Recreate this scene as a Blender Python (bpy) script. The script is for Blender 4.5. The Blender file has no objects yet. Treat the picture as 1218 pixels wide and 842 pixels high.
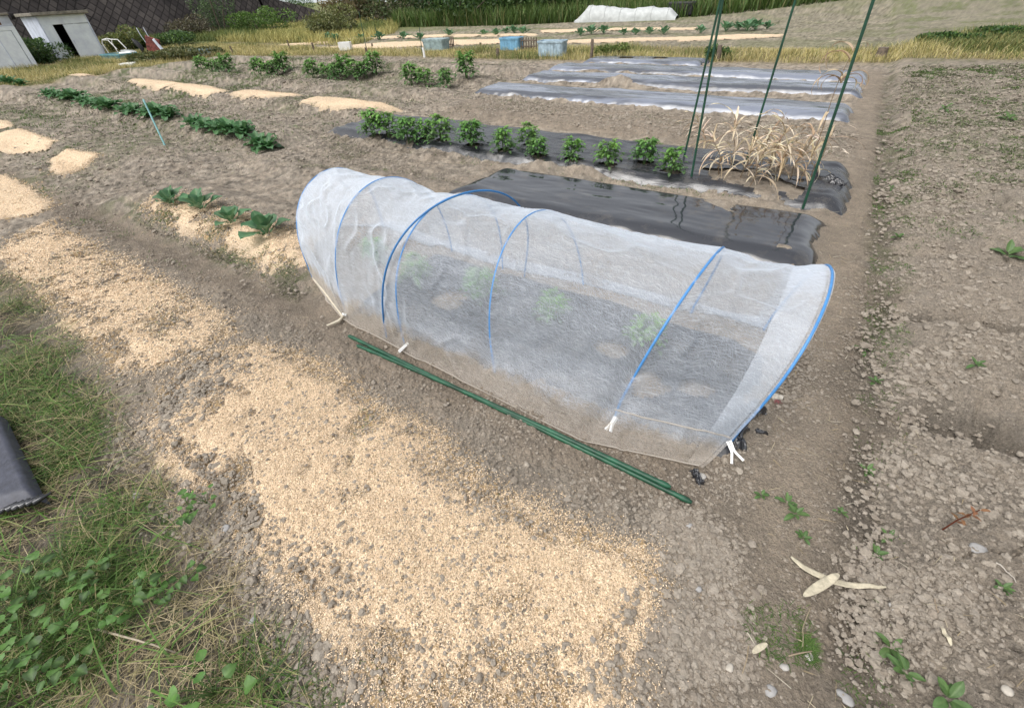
import bpy, math, random
import numpy as np
from mathutils import Vector, Matrix
random.seed(7); RNG = np.random.default_rng(11)
C = bpy.context.scene.collection
PI = math.pi
# ---------------------------------------------------------------- camera model (world x runs along the beds, y across them)
F = 522.; CX = 609.; CY = 421.; TH = math.radians(39.7); RO = math.radians(3.2); H = 1.6; AZ = math.radians(-35.2)
c_, s_ = math.cos(TH), math.sin(TH); cr, sr = math.cos(RO), math.sin(RO); ca, sa = math.cos(AZ), math.sin(AZ)
def rot(x, y): return (x*ca + y*sa, -x*sa + y*ca)
def at(px, py, z=0.):
    """ground point (at height z) seen at a pixel of the survey photo"""
    u = (px-CX)/F; v = (CY-py)/F
    a = u*cr + v*sr; b = -u*sr + v*cr
    d = (a, c_+b*s_, -s_+b*c_); t = (z-H)/d[2]
    return rot(d[0]*t, d[1]*t)
def proj(x, y, z):
    X = x*ca - y*sa; Y = x*sa + y*ca
    dz = c_*Y - s_*(z-H); b = (s_*Y + c_*(z-H))/dz; a = X/dz
    u = a*cr - b*sr; v = a*sr + b*cr
    return (CX+F*u, CY-F*v)
cam = bpy.data.cameras.new('camera'); co = bpy.data.objects.new('camera', cam); C.objects.link(co)
fw = Vector((*rot(0, c_), -s_)); r0 = Vector((*rot(1, 0), 0)); u0 = Vector((*rot(0, s_), c_))
X = cr*r0 - sr*u0; Y = sr*r0 + cr*u0; Z = -fw
co.matrix_world = Matrix(((X.x, Y.x, Z.x, 0), (X.y, Y.y, Z.y, 0), (X.z, Y.z, Z.z, H), (0, 0, 0, 1)))
cam.sensor_width = 36; cam.lens = F/1218*36; cam.clip_start = .02; cam.clip_end = 2000
bpy.context.scene.camera = co

# ---------------------------------------------------------------- noise
def _h(ix, iy, seed):
    h = (ix.astype(np.int64)*374761393 + iy.astype(np.int64)*668265263 + seed*974634777) & 0xffffffff
    h = ((h ^ (h >> 13))*1274126177) & 0xffffffff
    h = (h ^ (h >> 16))
    return (h & 0xffffff).astype(np.float32)/16777216.
def vn(x, y, seed=0):
    xi = np.floor(x); yi = np.floor(y); fx = (x-xi).astype(np.float32); fy = (y-yi).astype(np.float32)
    fx = fx*fx*(3-2*fx); fy = fy*fy*(3-2*fy)
    a = _h(xi, yi, seed); b = _h(xi+1, yi, seed); c = _h(xi, yi+1, seed); d = _h(xi+1, yi+1, seed)
    return (a+(b-a)*fx) + ((c+(d-c)*fx)-(a+(b-a)*fx))*fy      # 0..1
def fbm(x, y, seed=0, octv=4, g=.5):
    s = 0; a = 1.; t = 0
    for i in range(octv):
        s = s + a*vn(x*2**i+17.3*i, y*2**i-9.1*i, seed+i); t += a; a *= g
    return s/t
def worley(x, y, seed=0):
    xi = np.floor(x); yi = np.floor(y); f1 = np.full(x.shape, 9., np.float32); hid = np.zeros(x.shape, np.float32)
    for dx in (-1, 0, 1):
        for dy in (-1, 0, 1):
            cx = xi+dx; cy = yi+dy; h1 = _h(cx, cy, seed); h2 = _h(cx, cy, seed+50)
            d = (cx+h1-x)**2+(cy+h2-y)**2
            m = d < f1; f1 = np.where(m, d, f1); hid = np.where(m, _h(cx, cy, seed+99), hid)
    return np.sqrt(f1), hid
def ss(a, b, x):
    t = np.clip((x-a)/(b-a), 0, 1); return t*t*(3-2*t)
def sdf(poly, x, y):
    """signed distance, positive inside"""
    P = np.array(poly, float); d = np.full(x.shape, 1e9); ins = np.zeros(x.shape, bool)
    n = len(P)
    for i in range(n):
        a = P[i]; b = P[(i+1) % n]; e = b-a
        wx = x-a[0]; wy = y-a[1]; t = np.clip((wx*e[0]+wy*e[1])/(e@e+1e-12), 0, 1)
        d = np.minimum(d, (wx-t*e[0])**2+(wy-t*e[1])**2)
        cnd = ((a[1] > y) != (b[1] > y)) & (x < (b[0]-a[0])*(y-a[1])/((b[1]-a[1]) if b[1] != a[1] else 1e-9)+a[0])
        ins ^= cnd
    return np.where(ins, 1, -1)*np.sqrt(d)
def box(x, y, u0, u1, v0, v1, w):
    return ss(u0, u0+w, x)*(1-ss(u1-w, u1, x))*ss(v0, v0+w, y)*(1-ss(v1-w, v1, y))

# ---------------------------------------------------------------- layout of the plots
PX = lambda l, z=0: [at(a, b, z) for a, b in l]
HUSK = [  # name of place, outline (surveyed), thickness, grains
 ('broad patch of pale rice husks nearest the camera below the green poles', [(452,850),(425,790),(372,722),(330,680),(285,645),(272,600),(212,565),(186,512),(198,472),(245,432),(300,416),(350,420),(402,450),(445,484),(520,520),(556,560),(590,592),(645,612),(705,640),(775,662),(772,720),(750,790),(745,850)], .016, 120000),
 ('long husk patch beside the grass, between the nearest patch and the left edge', [(14,285),(55,266),(100,284),(150,312),(205,345),(268,382),(276,404),(240,428),(190,450),(150,448),(120,420),(84,380),(40,345),(6,310)], .014, 36000),
 ('husk patch cut by the left edge above the long one', [(-60,205),(0,208),(34,220),(64,244),(40,258),(0,264),(-60,262)], .014, 6000),
 ('small mounded husk patch with a rounded end beside the furrow', [(57,192),(84,184),(124,191),(104,201),(78,208),(66,208)], .03, 3500),
 ('husk patch by the left edge with a straight flat top', [(-30,166),(30,160),(74,174),(60,182),(18,184),(-30,178)], .03, 4000),
 ('thin husk patch peeking in at the left edge above the others', [(-40,148),(14,150),(24,157),(0,161),(-40,160)], .02, 1500),
 ('small diamond husk patch alone on green soil below the sheds', [(76,93),(94,88),(121,93),(102,97)], .04, 1200),
 ('leftmost husk mound in the row beyond the dark green leaves', [(154,98),(176,95),(216,99),(222,103),(190,107),(160,103)], .05, 1200),
 ('husk mound next to the leftmost in the far row', [(200,106),(222,102),(256,106),(274,111),(240,114)], .05, 1000),
 ('husk mound third along the far row, flat and wide', [(272,113),(300,109),(352,112),(362,117),(322,119),(282,117)], .05, 1500),
 ('husk mound at the right end of the far row', [(354,124),(378,118),(430,119),(480,127),(440,131),(384,129)], .05, 1800),
 ('husk mulch spread around the young cabbages left of the tunnel', [(165,238),(185,228),(222,230),(262,244),(300,256),(352,270),(352,306),(318,306),(280,288),(238,270),(196,256)], .008, 12000),
]
HUSK = [(n, PX(p, .12 if i == 11 else (.09 if i > 6 else .0)), t, g) for i, (n, p, t, g) in enumerate(HUSK)]
# far husk rows beyond the grass strip
for k, (n, p) in enumerate([
 ('long far husk row just beyond the left part of the grass strip', [(372,58),(470,51),(610,47),(612,52),(500,56),(420,60)]),
 ('far husk row running right of the blue tub', [(660,50),(760,46),(830,45),(830,48),(760,50),(668,53)]),
 ('far husk row right of the tall poles', [(800,47),(880,42),(935,42),(930,45),(860,48),(805,50)]),
 ('thin husk row behind the far cabbages', [(640,37),(740,34),(830,34),(830,36),(740,37),(645,40)]),
 ('thin far husk row to the left near the wall end', [(330,54),(390,50),(392,52),(340,56)]),
 ('thinnest far husk streak before the green bank', [(410,46),(520,42),(640,41),(640,43),(520,45),(412,48)])]):
    HUSK.append((n, PX(p), .05, 0))
# film covered beds: u0,u1,v0,v1,height
FILM = {'m2': (-2.9, .16, 3.3, 4.16, .11), 'm3': (-6.3, .26, 4.52, 5.66, .12), 'm4': (-6.15, .12, 7.95, 8.75, .12),
        'm5': (-6.1, .18, 9.72, 10.5, .12), 'm6': (-6.2, .2, 11.05, 11.85, .12), 'm7': (-6.0, -3.1, 12.6, 13.4, .1)}
GRASS_NEAR = PX([(-40,300),(30,335),(70,372),(118,430),(140,470),(160,520),(200,575),(240,620),(290,690),(330,760),(400,850),(-500,850),(-500,300)])
STRIP = PX([(-60,112),(60,100),(150,84),(240,70),(300,67),(450,67),(600,71),(700,73),(900,75),(1050,76),(1218,80),(1300,82),(1300,62),(1218,58),(1050,60),(900,58),(760,56),(600,58),(420,60),(330,55),(240,52),(130,64),(60,78),(-60,88)])
def Hs(x, y):
    n1 = fbm(x*.9, y*.9, 3, 3)-.5
    wob = (fbm(x*2.3, y*2.3, 5, 2)-.5)*.16
    xx = x+wob; yy = y+(fbm(x*2.1+9, y*2.1, 6, 2)-.5)*.14
    h = .03*n1
    h = h + .06*box(xx, yy, -2.5, .14, 1.36, 2.62, .22)                      # bed under the tunnel
    h = h + .085*box(xx, yy, -6.4, -2.75, 1.38, 2.5, .34)                     # cabbage bed
    for k, (a, b, c, d, hh) in FILM.items():
        h = h + (hh-.03)*box(x+wob*.4, y+wob*.4, a-.14, b+.12, c-.16, d+.16, .24)
    h = h + .055*np.exp(-((yy-4.36)/.06)**2)*ss(-3.3, -2.8, x)*(1-ss(.1, .3, x))
    # right-hand plot: raised, cut by furrows
    r = ss(.52, .92, xx+.05*(fbm(x*6, y*6, 8, 2)-.5))*ss(-2, -1, y)
    h = h + .10*r
    for fv, dep in ((2.1, .13), (3.02, .115), (3.95, .09), (5.1, .07), (6.4, .05)):
        h = h - dep*r*np.exp(-((yy-fv-.12*(x-1))/.115)**2)*ss(20, 8, np.hypot(x, y))
    h = h - .034*np.exp(-((xx-.6-.05*(fbm(x*4, y*4, 9, 3)-.5))/.10)**2)*ss(-1, .5, y)*(1-ss(12, 13.5, y))
    # raised rows of the left-hand plot
    left = (1-ss(-6.9, -6.4, x))*ss(-22, -20, x)
    for rv in (-1.2, .2, 4.0, 5.9, 7.6, 9.1, 10.8):
        h = h + .12*left*np.exp(-((yy-rv)/.42)**4)
    h = h + .08*left*np.exp(-((yy-2.5)/.5)**4)*(1-ss(-7.4, -6.6, x)*.0)
    mid = ss(-6.6, -6.0, x)*(1-ss(-3.2, -2.6, x))
    h = h + .06*mid*np.exp(-((yy-3.3)/.35)**4)
    h = h + .07*ss(-6.4, -5.8, x)*(1-ss(0, .25, x))*np.exp(-((yy-6.9)/.65)**4)
    # rim of husk bed near the camera
    h = h + .04*box(xx, yy, -6, .35, -.1, 1.12, .5)
    # furrow / walked path between cabbage bed and husk bed
    h = h - .04*np.exp(-((yy-1.3)/.12)**2)*(1-ss(-2.6, -2.2, x))*ss(-9, -6, x)
    # gentle rise under the far bank
    h = h + 1.2*ss(26, 44, y+.15*x)
    return h
MOUNDS = []   # little heaps of earth lying on film edges: x, y, radius, height
for px, py, r, hh in ((436,163,.22,.10),(507,176,.2,.08),(640,196,.3,.10),(690,200,.25,.08),(560,188,.2,.03),(700,208,.2,.04),(858,240,.2,.05),
                      (930,292,.16,.03),(870,250,.1,.02),(960,240,.2,.0),(935,203,.3,.06),(735,94,.35,.08),(700,82,.3,.04),(735,112,.5,.0)):
    MOUNDS.append((*at(px, py, .12), r, hh))
def rough(x, y):
    """how cloddy the surface is"""
    r = np.full(x.shape, .75); x = x+.16*(fbm(x*2.7, y*2.7, 45, 3)-.5); y = y+.16*(fbm(x*2.7+7, y*2.7, 46, 3)-.5)
    path = ss(.02, .3, x)*(1-ss(.42, .56, x))*ss(0, .8, y)*(1-ss(12.5, 13.3, y))
    r = r*(1-.68*path)
    r = r*(1-.6*np.exp(-((y-1.28)/.16)**4)*(1-ss(-2.3, -2, x)))
    for k, (a, b, c, d, hh) in FILM.items():
        r = r*(1-.75*box(x, y, a-.05, b+.05, c-.02, d+.02, .1))
    r = r*(1-.5*box(x, y, -2.3, .1, 1.45, 2.4, .1))
    r = r + .35*ss(.5, 1.0, x)
    return r
def Hd(x, y, lod=None):
    """surface detail; lod = spacing of the samples"""
    if lod is None: lod = np.zeros(x.shape)
    R = rough(x, y)
    def f(w): return 1-ss(w*.35, w*.9, lod)
    big = ss(.35, .6, fbm(x*1.7, y*1.7, 41, 2))
    h = .045*(fbm(x*5, y*5, 21, 2)-.5)*R*f(.3)
    h = h + .03*(fbm(x*19, y*19, 22, 2)-.5)*R*f(.09)
    h = h + .035*(fbm(x*9+3, y*9, 24, 3)-.5)*ss(.6, 1., x)*f(.14)
    wl, il = worley(x*7, y*7, 34)
    h = h + .05*R*np.clip(.5-wl, 0, 1)*(il > .3)*il*ss(1.5, 6, np.hypot(x, y))*f(.2)
    wq = fbm(x*24, y*24, 47, 2)-.5
    w1, i1 = worley(x*17+1.1*wq, y*17-1.1*wq, 31)
    h = h + .026*R*(.3+.7*big)*np.clip(.66-w1, 0, 1)*(i1 > .3)*(i1)*f(.08)
    w2, i2 = worley(x*46+1.2*wq, y*46-wq, 32)
    h = h + .021*R*np.clip(.62-w2, 0, 1)*(i2 > .2)*i2*1.3*f(.03)
    h = h + .010*(fbm(x*75, y*75, 23, 2)-.5)*(.35+.65*R)*f(.014)
    # shrinkage cracks in the right-hand plot
    rr = ss(.7, .9, x)
    wx = x+.03*(fbm(x*9, y*9, 61, 2)-.5); wy = y+.03*(fbm(x*9+5, y*9, 62, 2)-.5)
    ridge = np.abs(fbm(wx*3.2, wy*3.2, 63, 3)-.5)
    h = h - .02*rr*np.exp(-(ridge/.012)**2)*f(.05)
    for mx, my, mr, mh in MOUNDS:
        d2 = ((x-mx)**2+(y-my)**2*2.2)/mr**2
        m = d2 < 4
        if m.any(): h = h + np.where(m, mh*np.exp(-d2*1.6)*(.6+.9*fbm(x*9, y*9, 77, 2)), 0)
    return h
def gz(x, y):
    x = np.atleast_1d(np.asarray(x, float)); y = np.atleast_1d(np.asarray(y, float))
    return Hs(x, y)+Hd(x, y, np.hypot(x, y)*.002)
def g1(x, y): return float(gz(x, y)[0])
def seat(px, py, z0=.0):
    """point of the terrain seen at a survey pixel"""
    z = z0
    for _ in range(5):
        x, y = at(px, py, z); z = g1(x, y)
    return x, y, z

# ---------------------------------------------------------------- materials
def nmat(name):
    m = bpy.data.materials.new(name); m.use_nodes = True
    nt = m.node_tree; b = nt.nodes['Principled BSDF']
    return m, nt, b
def N(nt, t, **kw):
    n = nt.nodes.new(t)
    for k, v in kw.items():
        if k.startswith('i_'): n.inputs[k[2:].replace('_', ' ')].default_value = v
        else: setattr(n, k, v)
    return n
def L(nt, a, b): nt.links.new(a, b)
def ramp(nt, fac, stops):
    r = nt.nodes.new('ShaderNodeValToRGB'); L(nt, fac, r.inputs[0]); e = r.color_ramp.elements
    while len(e) < len(stops): e.new(.5)
    for k, (p, c) in enumerate(stops): e[k].position = p; e[k].color = (*c, 1) if len(c) == 3 else c
    return r.outputs[0]
def mixc(nt, f, a, b, mode='MIX'):
    m = nt.nodes.new('ShaderNodeMix'); m.data_type = 'RGBA'; m.blend_type = mode
    for s, v in ((0, f), (6, a), (7, b)):
        if hasattr(v, 'links') or hasattr(v, 'is_linked'): L(nt, v, m.inputs[s])
        else: m.inputs[s].default_value = v if s == 0 else (*v, 1)
    return m.outputs[2]
def plain(name, col, rough_=.6, metal=0, var=.12, scale=8, bump=.0, spec=.5):
    m, nt, b = nmat(name)
    tc = N(nt, 'ShaderNodeTexCoord'); n = N(nt, 'ShaderNodeTexNoise', i_Scale=scale, i_Detail=6., i_Roughness=.65); L(nt, tc.outputs['Object'], n.inputs['Vector'])
    lo = tuple(max(0, x*(1-var*2)) for x in col); hi = tuple(min(1, x*(1+var)) for x in col)
    L(nt, ramp(nt, n.outputs[0], [(.3, lo), (.7, hi)]), b.inputs['Base Color'])
    b.inputs['Roughness'].default_value = rough_; b.inputs['Metallic'].default_value = metal; b.inputs['Specular IOR Level'].default_value = spec
    if bump:
        bp = N(nt, 'ShaderNodeBump', i_Strength=bump, i_Distance=.01); L(nt, n.outputs[0], bp.inputs['Height']); L(nt, bp.outputs[0], b.inputs['Normal'])
    return m
def attr_mat(name, rough_=.6, transl=0., fine=0, fs=400., spec=.3, bump=0.):
    """base colour from the mesh's 'col' attribute with procedural break-up"""
    m, nt, b = nmat(name)
    a = N(nt, 'ShaderNodeVertexColor', layer_name='col')
    colr = a.outputs[0]
    tc = N(nt, 'ShaderNodeTexCoord')
    if fine:
        n = N(nt, 'ShaderNodeTexNoise', i_Scale=fs, i_Detail=4., i_Roughness=.7); L(nt, tc.outputs['Object'], n.inputs['Vector'])
        g = ramp(nt, n.outputs[0], [(.25, (1-fine,)*3), (.75, (1+fine,)*3)])
        colr = mixc(nt, 1., colr, g, 'MULTIPLY')
        if bump:
            bp = N(nt, 'ShaderNodeBump', i_Strength=bump, i_Distance=.003); L(nt, n.outputs[0], bp.inputs['Height']); L(nt, bp.outputs[0], b.inputs['Normal'])
    L(nt, colr, b.inputs['Base Color']); b.inputs['Roughness'].default_value = rough_; b.inputs['Specular IOR Level'].default_value = spec
    if transl:
        t = N(nt, 'ShaderNodeBsdfTranslucent'); L(nt, colr, t.inputs[0]); mx = N(nt, 'ShaderNodeMixShader', i_Fac=transl)
        L(nt, b.outputs[0], mx.inputs[1]); L(nt, t.outputs[0], mx.inputs[2]); L(nt, mx.outputs[0], nt.nodes['Material Output'].inputs[0])
    return m
M = {}
def soil_mat():
    m, nt, b = nmat('soil')
    a = N(nt, 'ShaderNodeVertexColor', layer_name='col'); tc = N(nt, 'ShaderNodeTexCoord'); P = tc.outputs['Object']
    n1 = N(nt, 'ShaderNodeTexNoise', i_Scale=90., i_Detail=8., i_Roughness=.75); L(nt, P, n1.inputs['Vector'])
    n2 = N(nt, 'ShaderNodeTexNoise', i_Scale=14., i_Detail=6., i_Roughness=.7); L(nt, P, n2.inputs['Vector'])
    v = N(nt, 'ShaderNodeTexVoronoi', i_Scale=150.); L(nt, P, v.inputs['Vector'])
    c1 = mixc(nt, 1., a.outputs[0], ramp(nt, n1.outputs[0], [(.3, (.55, .54, .53)), (.5, (.98, .98, .98)), (.7, (1.42, 1.4, 1.36))]), 'MULTIPLY')
    c2 = mixc(nt, 1., c1, ramp(nt, n2.outputs[0], [(.3, (.84, .84, .85)), (.7, (1.12, 1.1, 1.08))]), 'MULTIPLY')
    # pale specks of grit and straw
    v2 = N(nt, 'ShaderNodeTexVoronoi', i_Scale=55.); L(nt, P, v2.inputs['Vector'])
    sp = ramp(nt, v2.outputs['Distance'], [(.0, (1, 1, 1)), (.09, (1, 1, 1)), (.13, (0, 0, 0))])
    sx = N(nt, 'ShaderNodeSeparateColor'); L(nt, v2.outputs['Color'], sx.inputs[0])
    gt = N(nt, 'ShaderNodeMath', operation='GREATER_THAN'); L(nt, sx.outputs[0], gt.inputs[0]); gt.inputs[1].default_value = .8
    ml = N(nt, 'ShaderNodeMath', operation='MULTIPLY'); L(nt, gt.outputs[0], ml.inputs[0]); L(nt, sp, ml.inputs[1])
    c3 = mixc(nt, ml.outputs[0], c2, (.5, .45, .36))
    L(nt, c3, b.inputs['Base Color']); b.inputs['Roughness'].default_value = .95; b.inputs['Specular IOR Level'].default_value = .15
    ad = N(nt, 'ShaderNodeMath', operation='SUBTRACT'); L(nt, n1.outputs[0], ad.inputs[0])
    vm = N(nt, 'ShaderNodeMath', operation='MULTIPLY'); L(nt, v.outputs['Distance'], vm.inputs[0]); vm.inputs[1].default_value = .45; L(nt, vm.outputs[0], ad.inputs[1])
    bp = N(nt, 'ShaderNodeBump', i_Strength=1., i_Distance=.013); L(nt, ad.outputs[0], bp.inputs['Height']); L(nt, bp.outputs[0], b.inputs['Normal'])
    return m
M['soil'] = soil_mat()
def husk_mat():
    m, nt, b = nmat('rice husk')
    a = N(nt, 'ShaderNodeVertexColor', layer_name='col')
    tc = N(nt, 'ShaderNodeTexCoord'); P = tc.outputs['Object']
    v = N(nt, 'ShaderNodeTexVoronoi', i_Scale=210.); L(nt, P, v.inputs['Vector'])
    sx = N(nt, 'ShaderNodeSeparateColor'); L(nt, v.outputs['Color'], sx.inputs[0])
    c = ramp(nt, sx.outputs[0], [(.0, (.5, .46, .42)), (.25, (.82, .8, .78)), (.7, (1.05, 1.05, 1.05)), (1., (1.25, 1.28, 1.35))])
    L(nt, mixc(nt, 1., a.outputs[0], c, 'MULTIPLY'), b.inputs['Base Color'])
    b.inputs['Roughness'].default_value = .8; b.inputs['Specular IOR Level'].default_value = .25
    bp = N(nt, 'ShaderNodeBump', i_Strength=.8, i_Distance=.004); bp.invert = True; L(nt, v.outputs['Distance'], bp.inputs['Height']); L(nt, bp.outputs[0], b.inputs['Normal'])
    return m
M['husk'] = husk_mat()
M['clod'] = attr_mat('dry clod', .95, 0, .25, 160., .15, .8)
M['leaf'] = attr_mat('leaf', .45, .25, .15, 60., .4)
M['grass'] = attr_mat('grass blade', .6, .2, 0)
M['dry'] = attr_mat('dry straw', .7, .2, .15, 80.)
M['stone'] = attr_mat('stone', .8, 0, .2, 60., .3, .4)
def film_mat(name, base, r0_, r1_, wr=.35, sc=(3, 14, 8), glare_bands=False):
    m, nt, b = nmat(name)
    tc = N(nt, 'ShaderNodeTexCoord'); mp = N(nt, 'ShaderNodeMapping'); mp.inputs['Scale'].default_value = sc; L(nt, tc.outputs['Object'], mp.inputs[0])
    n = N(nt, 'ShaderNodeTexNoise', i_Scale=1.6, i_Detail=7., i_Roughness=.6, i_Distortion=.6); L(nt, mp.outputs[0], n.inputs['Vector'])
    d = N(nt, 'ShaderNodeTexNoise', i_Scale=5., i_Detail=8., i_Roughness=.72); L(nt, tc.outputs['Object'], d.inputs['Vector'])
    dust = ramp(nt, d.outputs[0], [(.52, (0, 0, 0)), (.75, (.4,)*3)])
    cb = mixc(nt, dust, base, (.2, .175, .14))
    if glare_bands:
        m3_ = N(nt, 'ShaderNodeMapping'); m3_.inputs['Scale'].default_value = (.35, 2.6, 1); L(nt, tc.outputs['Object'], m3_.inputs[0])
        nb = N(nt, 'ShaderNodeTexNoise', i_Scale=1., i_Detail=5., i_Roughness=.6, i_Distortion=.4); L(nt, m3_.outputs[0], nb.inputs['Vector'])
        cb = mixc(nt, ramp(nt, nb.outputs[0], [(.47, (0, 0, 0)), (.56, (1, 1, 1))]), cb, (.19, .21, .26))  # pale streaks put into the base colour to stand for sky glare
    L(nt, cb, b.inputs['Base Color'])
    rr = ramp(nt, d.outputs[0], [(.35, (r0_,)*3), (.7, (r1_,)*3)]); L(nt, rr, b.inputs['Roughness'])
    bp = N(nt, 'ShaderNodeBump', i_Strength=wr, i_Distance=.02); L(nt, n.outputs[0], bp.inputs['Height']); L(nt, bp.outputs[0], b.inputs['Normal'])
    b.inputs['Specular IOR Level'].default_value = 1.
    return m
M['film_gloss'] = film_mat('glossy black film', (.03, .032, .038), .03, .09, .06, (1.5, 3, 3))
M['film'] = film_mat('black film', (.02, .021, .025), .16, .35, .3)
M['film_pale'] = film_mat('film with painted sky glare', (.07, .076, .092), .1, .26, .06, (.6, 3, 2), True)  # far beds: whitish sky sheen is painted in as streaks
M['film_in'] = film_mat('dusty film', (.018, .019, .023), .3, .6, .6)
def cover_mat(name, lo, hi, tint=(.82, .87, .93)):
    m, nt, b = nmat(name); nt.nodes.remove(b)
    tc = N(nt, 'ShaderNodeTexCoord')
    acc = None
    wp = N(nt, 'ShaderNodeTexNoise', i_Scale=7., i_Detail=2.); L(nt, tc.outputs['UV'], wp.inputs['Vector'])
    wv = mixc(nt, .06, tc.outputs['UV'], wp.outputs['Color'], 'ADD')
    for ang, sx, sy, wgt in ((.35, 16, 330, 1.), (-.45, 18, 360, .9), (1.15, 18, 300, .6), (.05, 10, 170, .8), (.8, 16, 340, .7)):
        mp = N(nt, 'ShaderNodeMapping'); mp.inputs['Scale'].default_value = (sx, sy, 1); mp.inputs['Rotation'].default_value = (0, 0, ang)
        vr = N(nt, 'ShaderNodeVectorRotate', rotation_type='Z_AXIS'); vr.inputs['Angle'].default_value = ang; L(nt, wv, vr.inputs[0])
        mp.inputs['Rotation'].default_value = (0, 0, 0); L(nt, vr.outputs[0], mp.inputs[0])
        n = N(nt, 'ShaderNodeTexNoise', i_Scale=1., i_Detail=3., i_Roughness=.55); L(nt, mp.outputs[0], n.inputs['Vector'])
        q = N(nt, 'ShaderNodeMapRange'); L(nt, n.outputs[0], q.inputs[0])
        for k, v in ((1, .50), (2, .74), (3, 0.), (4, wgt)): q.inputs[k].default_value = v
        if acc is None: acc = q.outputs[0]
        else: ad = N(nt, 'ShaderNodeMath', operation='ADD'); L(nt, acc, ad.inputs[0]); L(nt, q.outputs[0], ad.inputs[1]); acc = ad.outputs[0]
    n3 = N(nt, 'ShaderNodeTexNoise', i_Scale=4., i_Detail=5.); L(nt, tc.outputs['UV'], n3.inputs['Vector'])
    ad2 = N(nt, 'ShaderNodeMath', operation='MULTIPLY_ADD'); L(nt, n3.outputs[0], ad2.inputs[0]); ad2.inputs[1].default_value = .9; L(nt, acc, ad2.inputs[2])
    mr = N(nt, 'ShaderNodeMapRange'); L(nt, ad2.outputs[0], mr.inputs[0])
    for k, v in ((1, .3), (2, 1.9), (3, lo), (4, hi)): mr.inputs[k].default_value = v
    lw = N(nt, 'ShaderNodeLayerWeight', i_Blend=.35)
    mx = N(nt, 'ShaderNodeMapRange'); L(nt, lw.outputs['Facing'], mx.inputs[0])
    for k, v in ((1, .25), (2, .8), (3, -.04), (4, .6)): mx.inputs[k].default_value = v
    al = N(nt, 'ShaderNodeMath', operation='ADD'); L(nt, mr.outputs[0], al.inputs[0]); L(nt, mx.outputs[0], al.inputs[1]); al.use_clamp = True
    df = N(nt, 'ShaderNodeBsdfDiffuse'); df.inputs[0].default_value = (*tint, 1)
    tl = N(nt, 'ShaderNodeBsdfTranslucent'); tl.inputs[0].default_value = (*tint, 1)
    gl = N(nt, 'ShaderNodeBsdfGlossy', i_Roughness=.45); gl.inputs[0].default_value = (.9, .9, .95, 1)
    a1 = N(nt, 'ShaderNodeMixShader', i_Fac=.42); L(nt, df.outputs[0], a1.inputs[1]); L(nt, tl.outputs[0], a1.inputs[2])
    a2 = N(nt, 'ShaderNodeMixShader', i_Fac=.07); L(nt, a1.outputs[0], a2.inputs[1]); L(nt, gl.outputs[0], a2.inputs[2])
    su = N(nt, 'ShaderNodeSeparateXYZ'); L(nt, tc.outputs['UV'], su.inputs[0])
    mn = N(nt, 'ShaderNodeTexNoise', i_Scale=9., i_Detail=6., i_Roughness=.7); L(nt, tc.outputs['UV'], mn.inputs['Vector'])
    mm = N(nt, 'ShaderNodeMath', operation='MULTIPLY_ADD'); L(nt, mn.outputs[0], mm.inputs[0]); mm.inputs[1].default_value = -.22; L(nt, su.outputs[1], mm.inputs[2])
    mud = ramp(nt, mm.outputs[0], [(-.0, (.66, .60, .52)), (.07, tint)])
    for q in (df, tl): L(nt, mud, q.inputs[0])
    tr = N(nt, 'ShaderNodeBsdfTransparent'); a3 = N(nt, 'ShaderNodeMixShader'); L(nt, al.outputs[0], a3.inputs[0]); L(nt, tr.outputs[0], a3.inputs[1]); L(nt, a2.outputs[0], a3.inputs[2])
    bp = N(nt, 'ShaderNodeBump', i_Strength=.25, i_Distance=.004); L(nt, ad2.outputs[0], bp.inputs['Height'])
    for q in (df, tl, gl): L(nt, bp.outputs[0], q.inputs['Normal'])
    L(nt, a3.outputs[0], nt.nodes['Material Output'].inputs[0])
    return m
M['cover'] = cover_mat('nonwoven row cover', .24, .57, (.80, .87, .96))
M['cover_fold'] = cover_mat('nonwoven folded hem', .34, .66)
M['blue_hoop'] = plain('blue plastic hoop', (.07, .26, .58), .35, 0, .1, 30)
M['pole_green'] = plain('green plastic coating', (.012, .085, .042), .45, 0, .35, 14, .1)
M['pole_green2'] = plain('dark green plastic coating', (.012, .07, .04), .5, 0, .3, 14, .1)
M['teal'] = plain('pale teal plastic', (.25, .5, .5), .5)
M['white'] = plain('white plastic', (.82, .82, .8), .4, 0, .05)
M['white_panel'] = plain('weathered white steel panel', (.84, .89, .98), .6, 0, .10, 2.2)
M['panel_grey'] = plain('grey blue steel panel', (.66, .71, .82), .6, 0, .14, 3)
M['dark_in'] = plain('dark interior', (.012, .009, .01), .9)
M['roofing'] = plain('weathered roofing board', (.27, .245, .2), .9, 0, .3, 6)
M['rust'] = plain('rusty wood', (.22, .09, .05), .85, 0, .4, 9)
M['wood'] = plain('grey weathered wood', (.16, .125, .095), .9, 0, .3, 14, .3)
M['red_brown'] = plain('red painted board', (.22, .06, .05), .8, 0, .45, 12)
M['blue_tub'] = plain('sky blue plastic', (.2, .42, .6), .5, 0, .2, 6)
M['pale_tub'] = plain('pale blue plastic', (.4, .52, .6), .55, 0, .25, 7)
M['grey_tub'] = plain('grey green plastic', (.33, .43, .44), .6, 0, .25, 7)
M['teal_tub'] = plain('teal plastic tray', (.16, .36, .42), .6, 0, .2, 7)
M['black'] = plain('black sheet', (.02, .02, .022), .6)
M['slate'] = plain('dark slate sheet', (.052, .056, .078), .5, 0, .2, 30, .3)
M['paper'] = plain('bleached husk leaf', (.55, .49, .36), .75, 0, .2, 40)
M['cream'] = plain('pale building wall', (.62, .66, .72), .8, 0, .08, 1)
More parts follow.
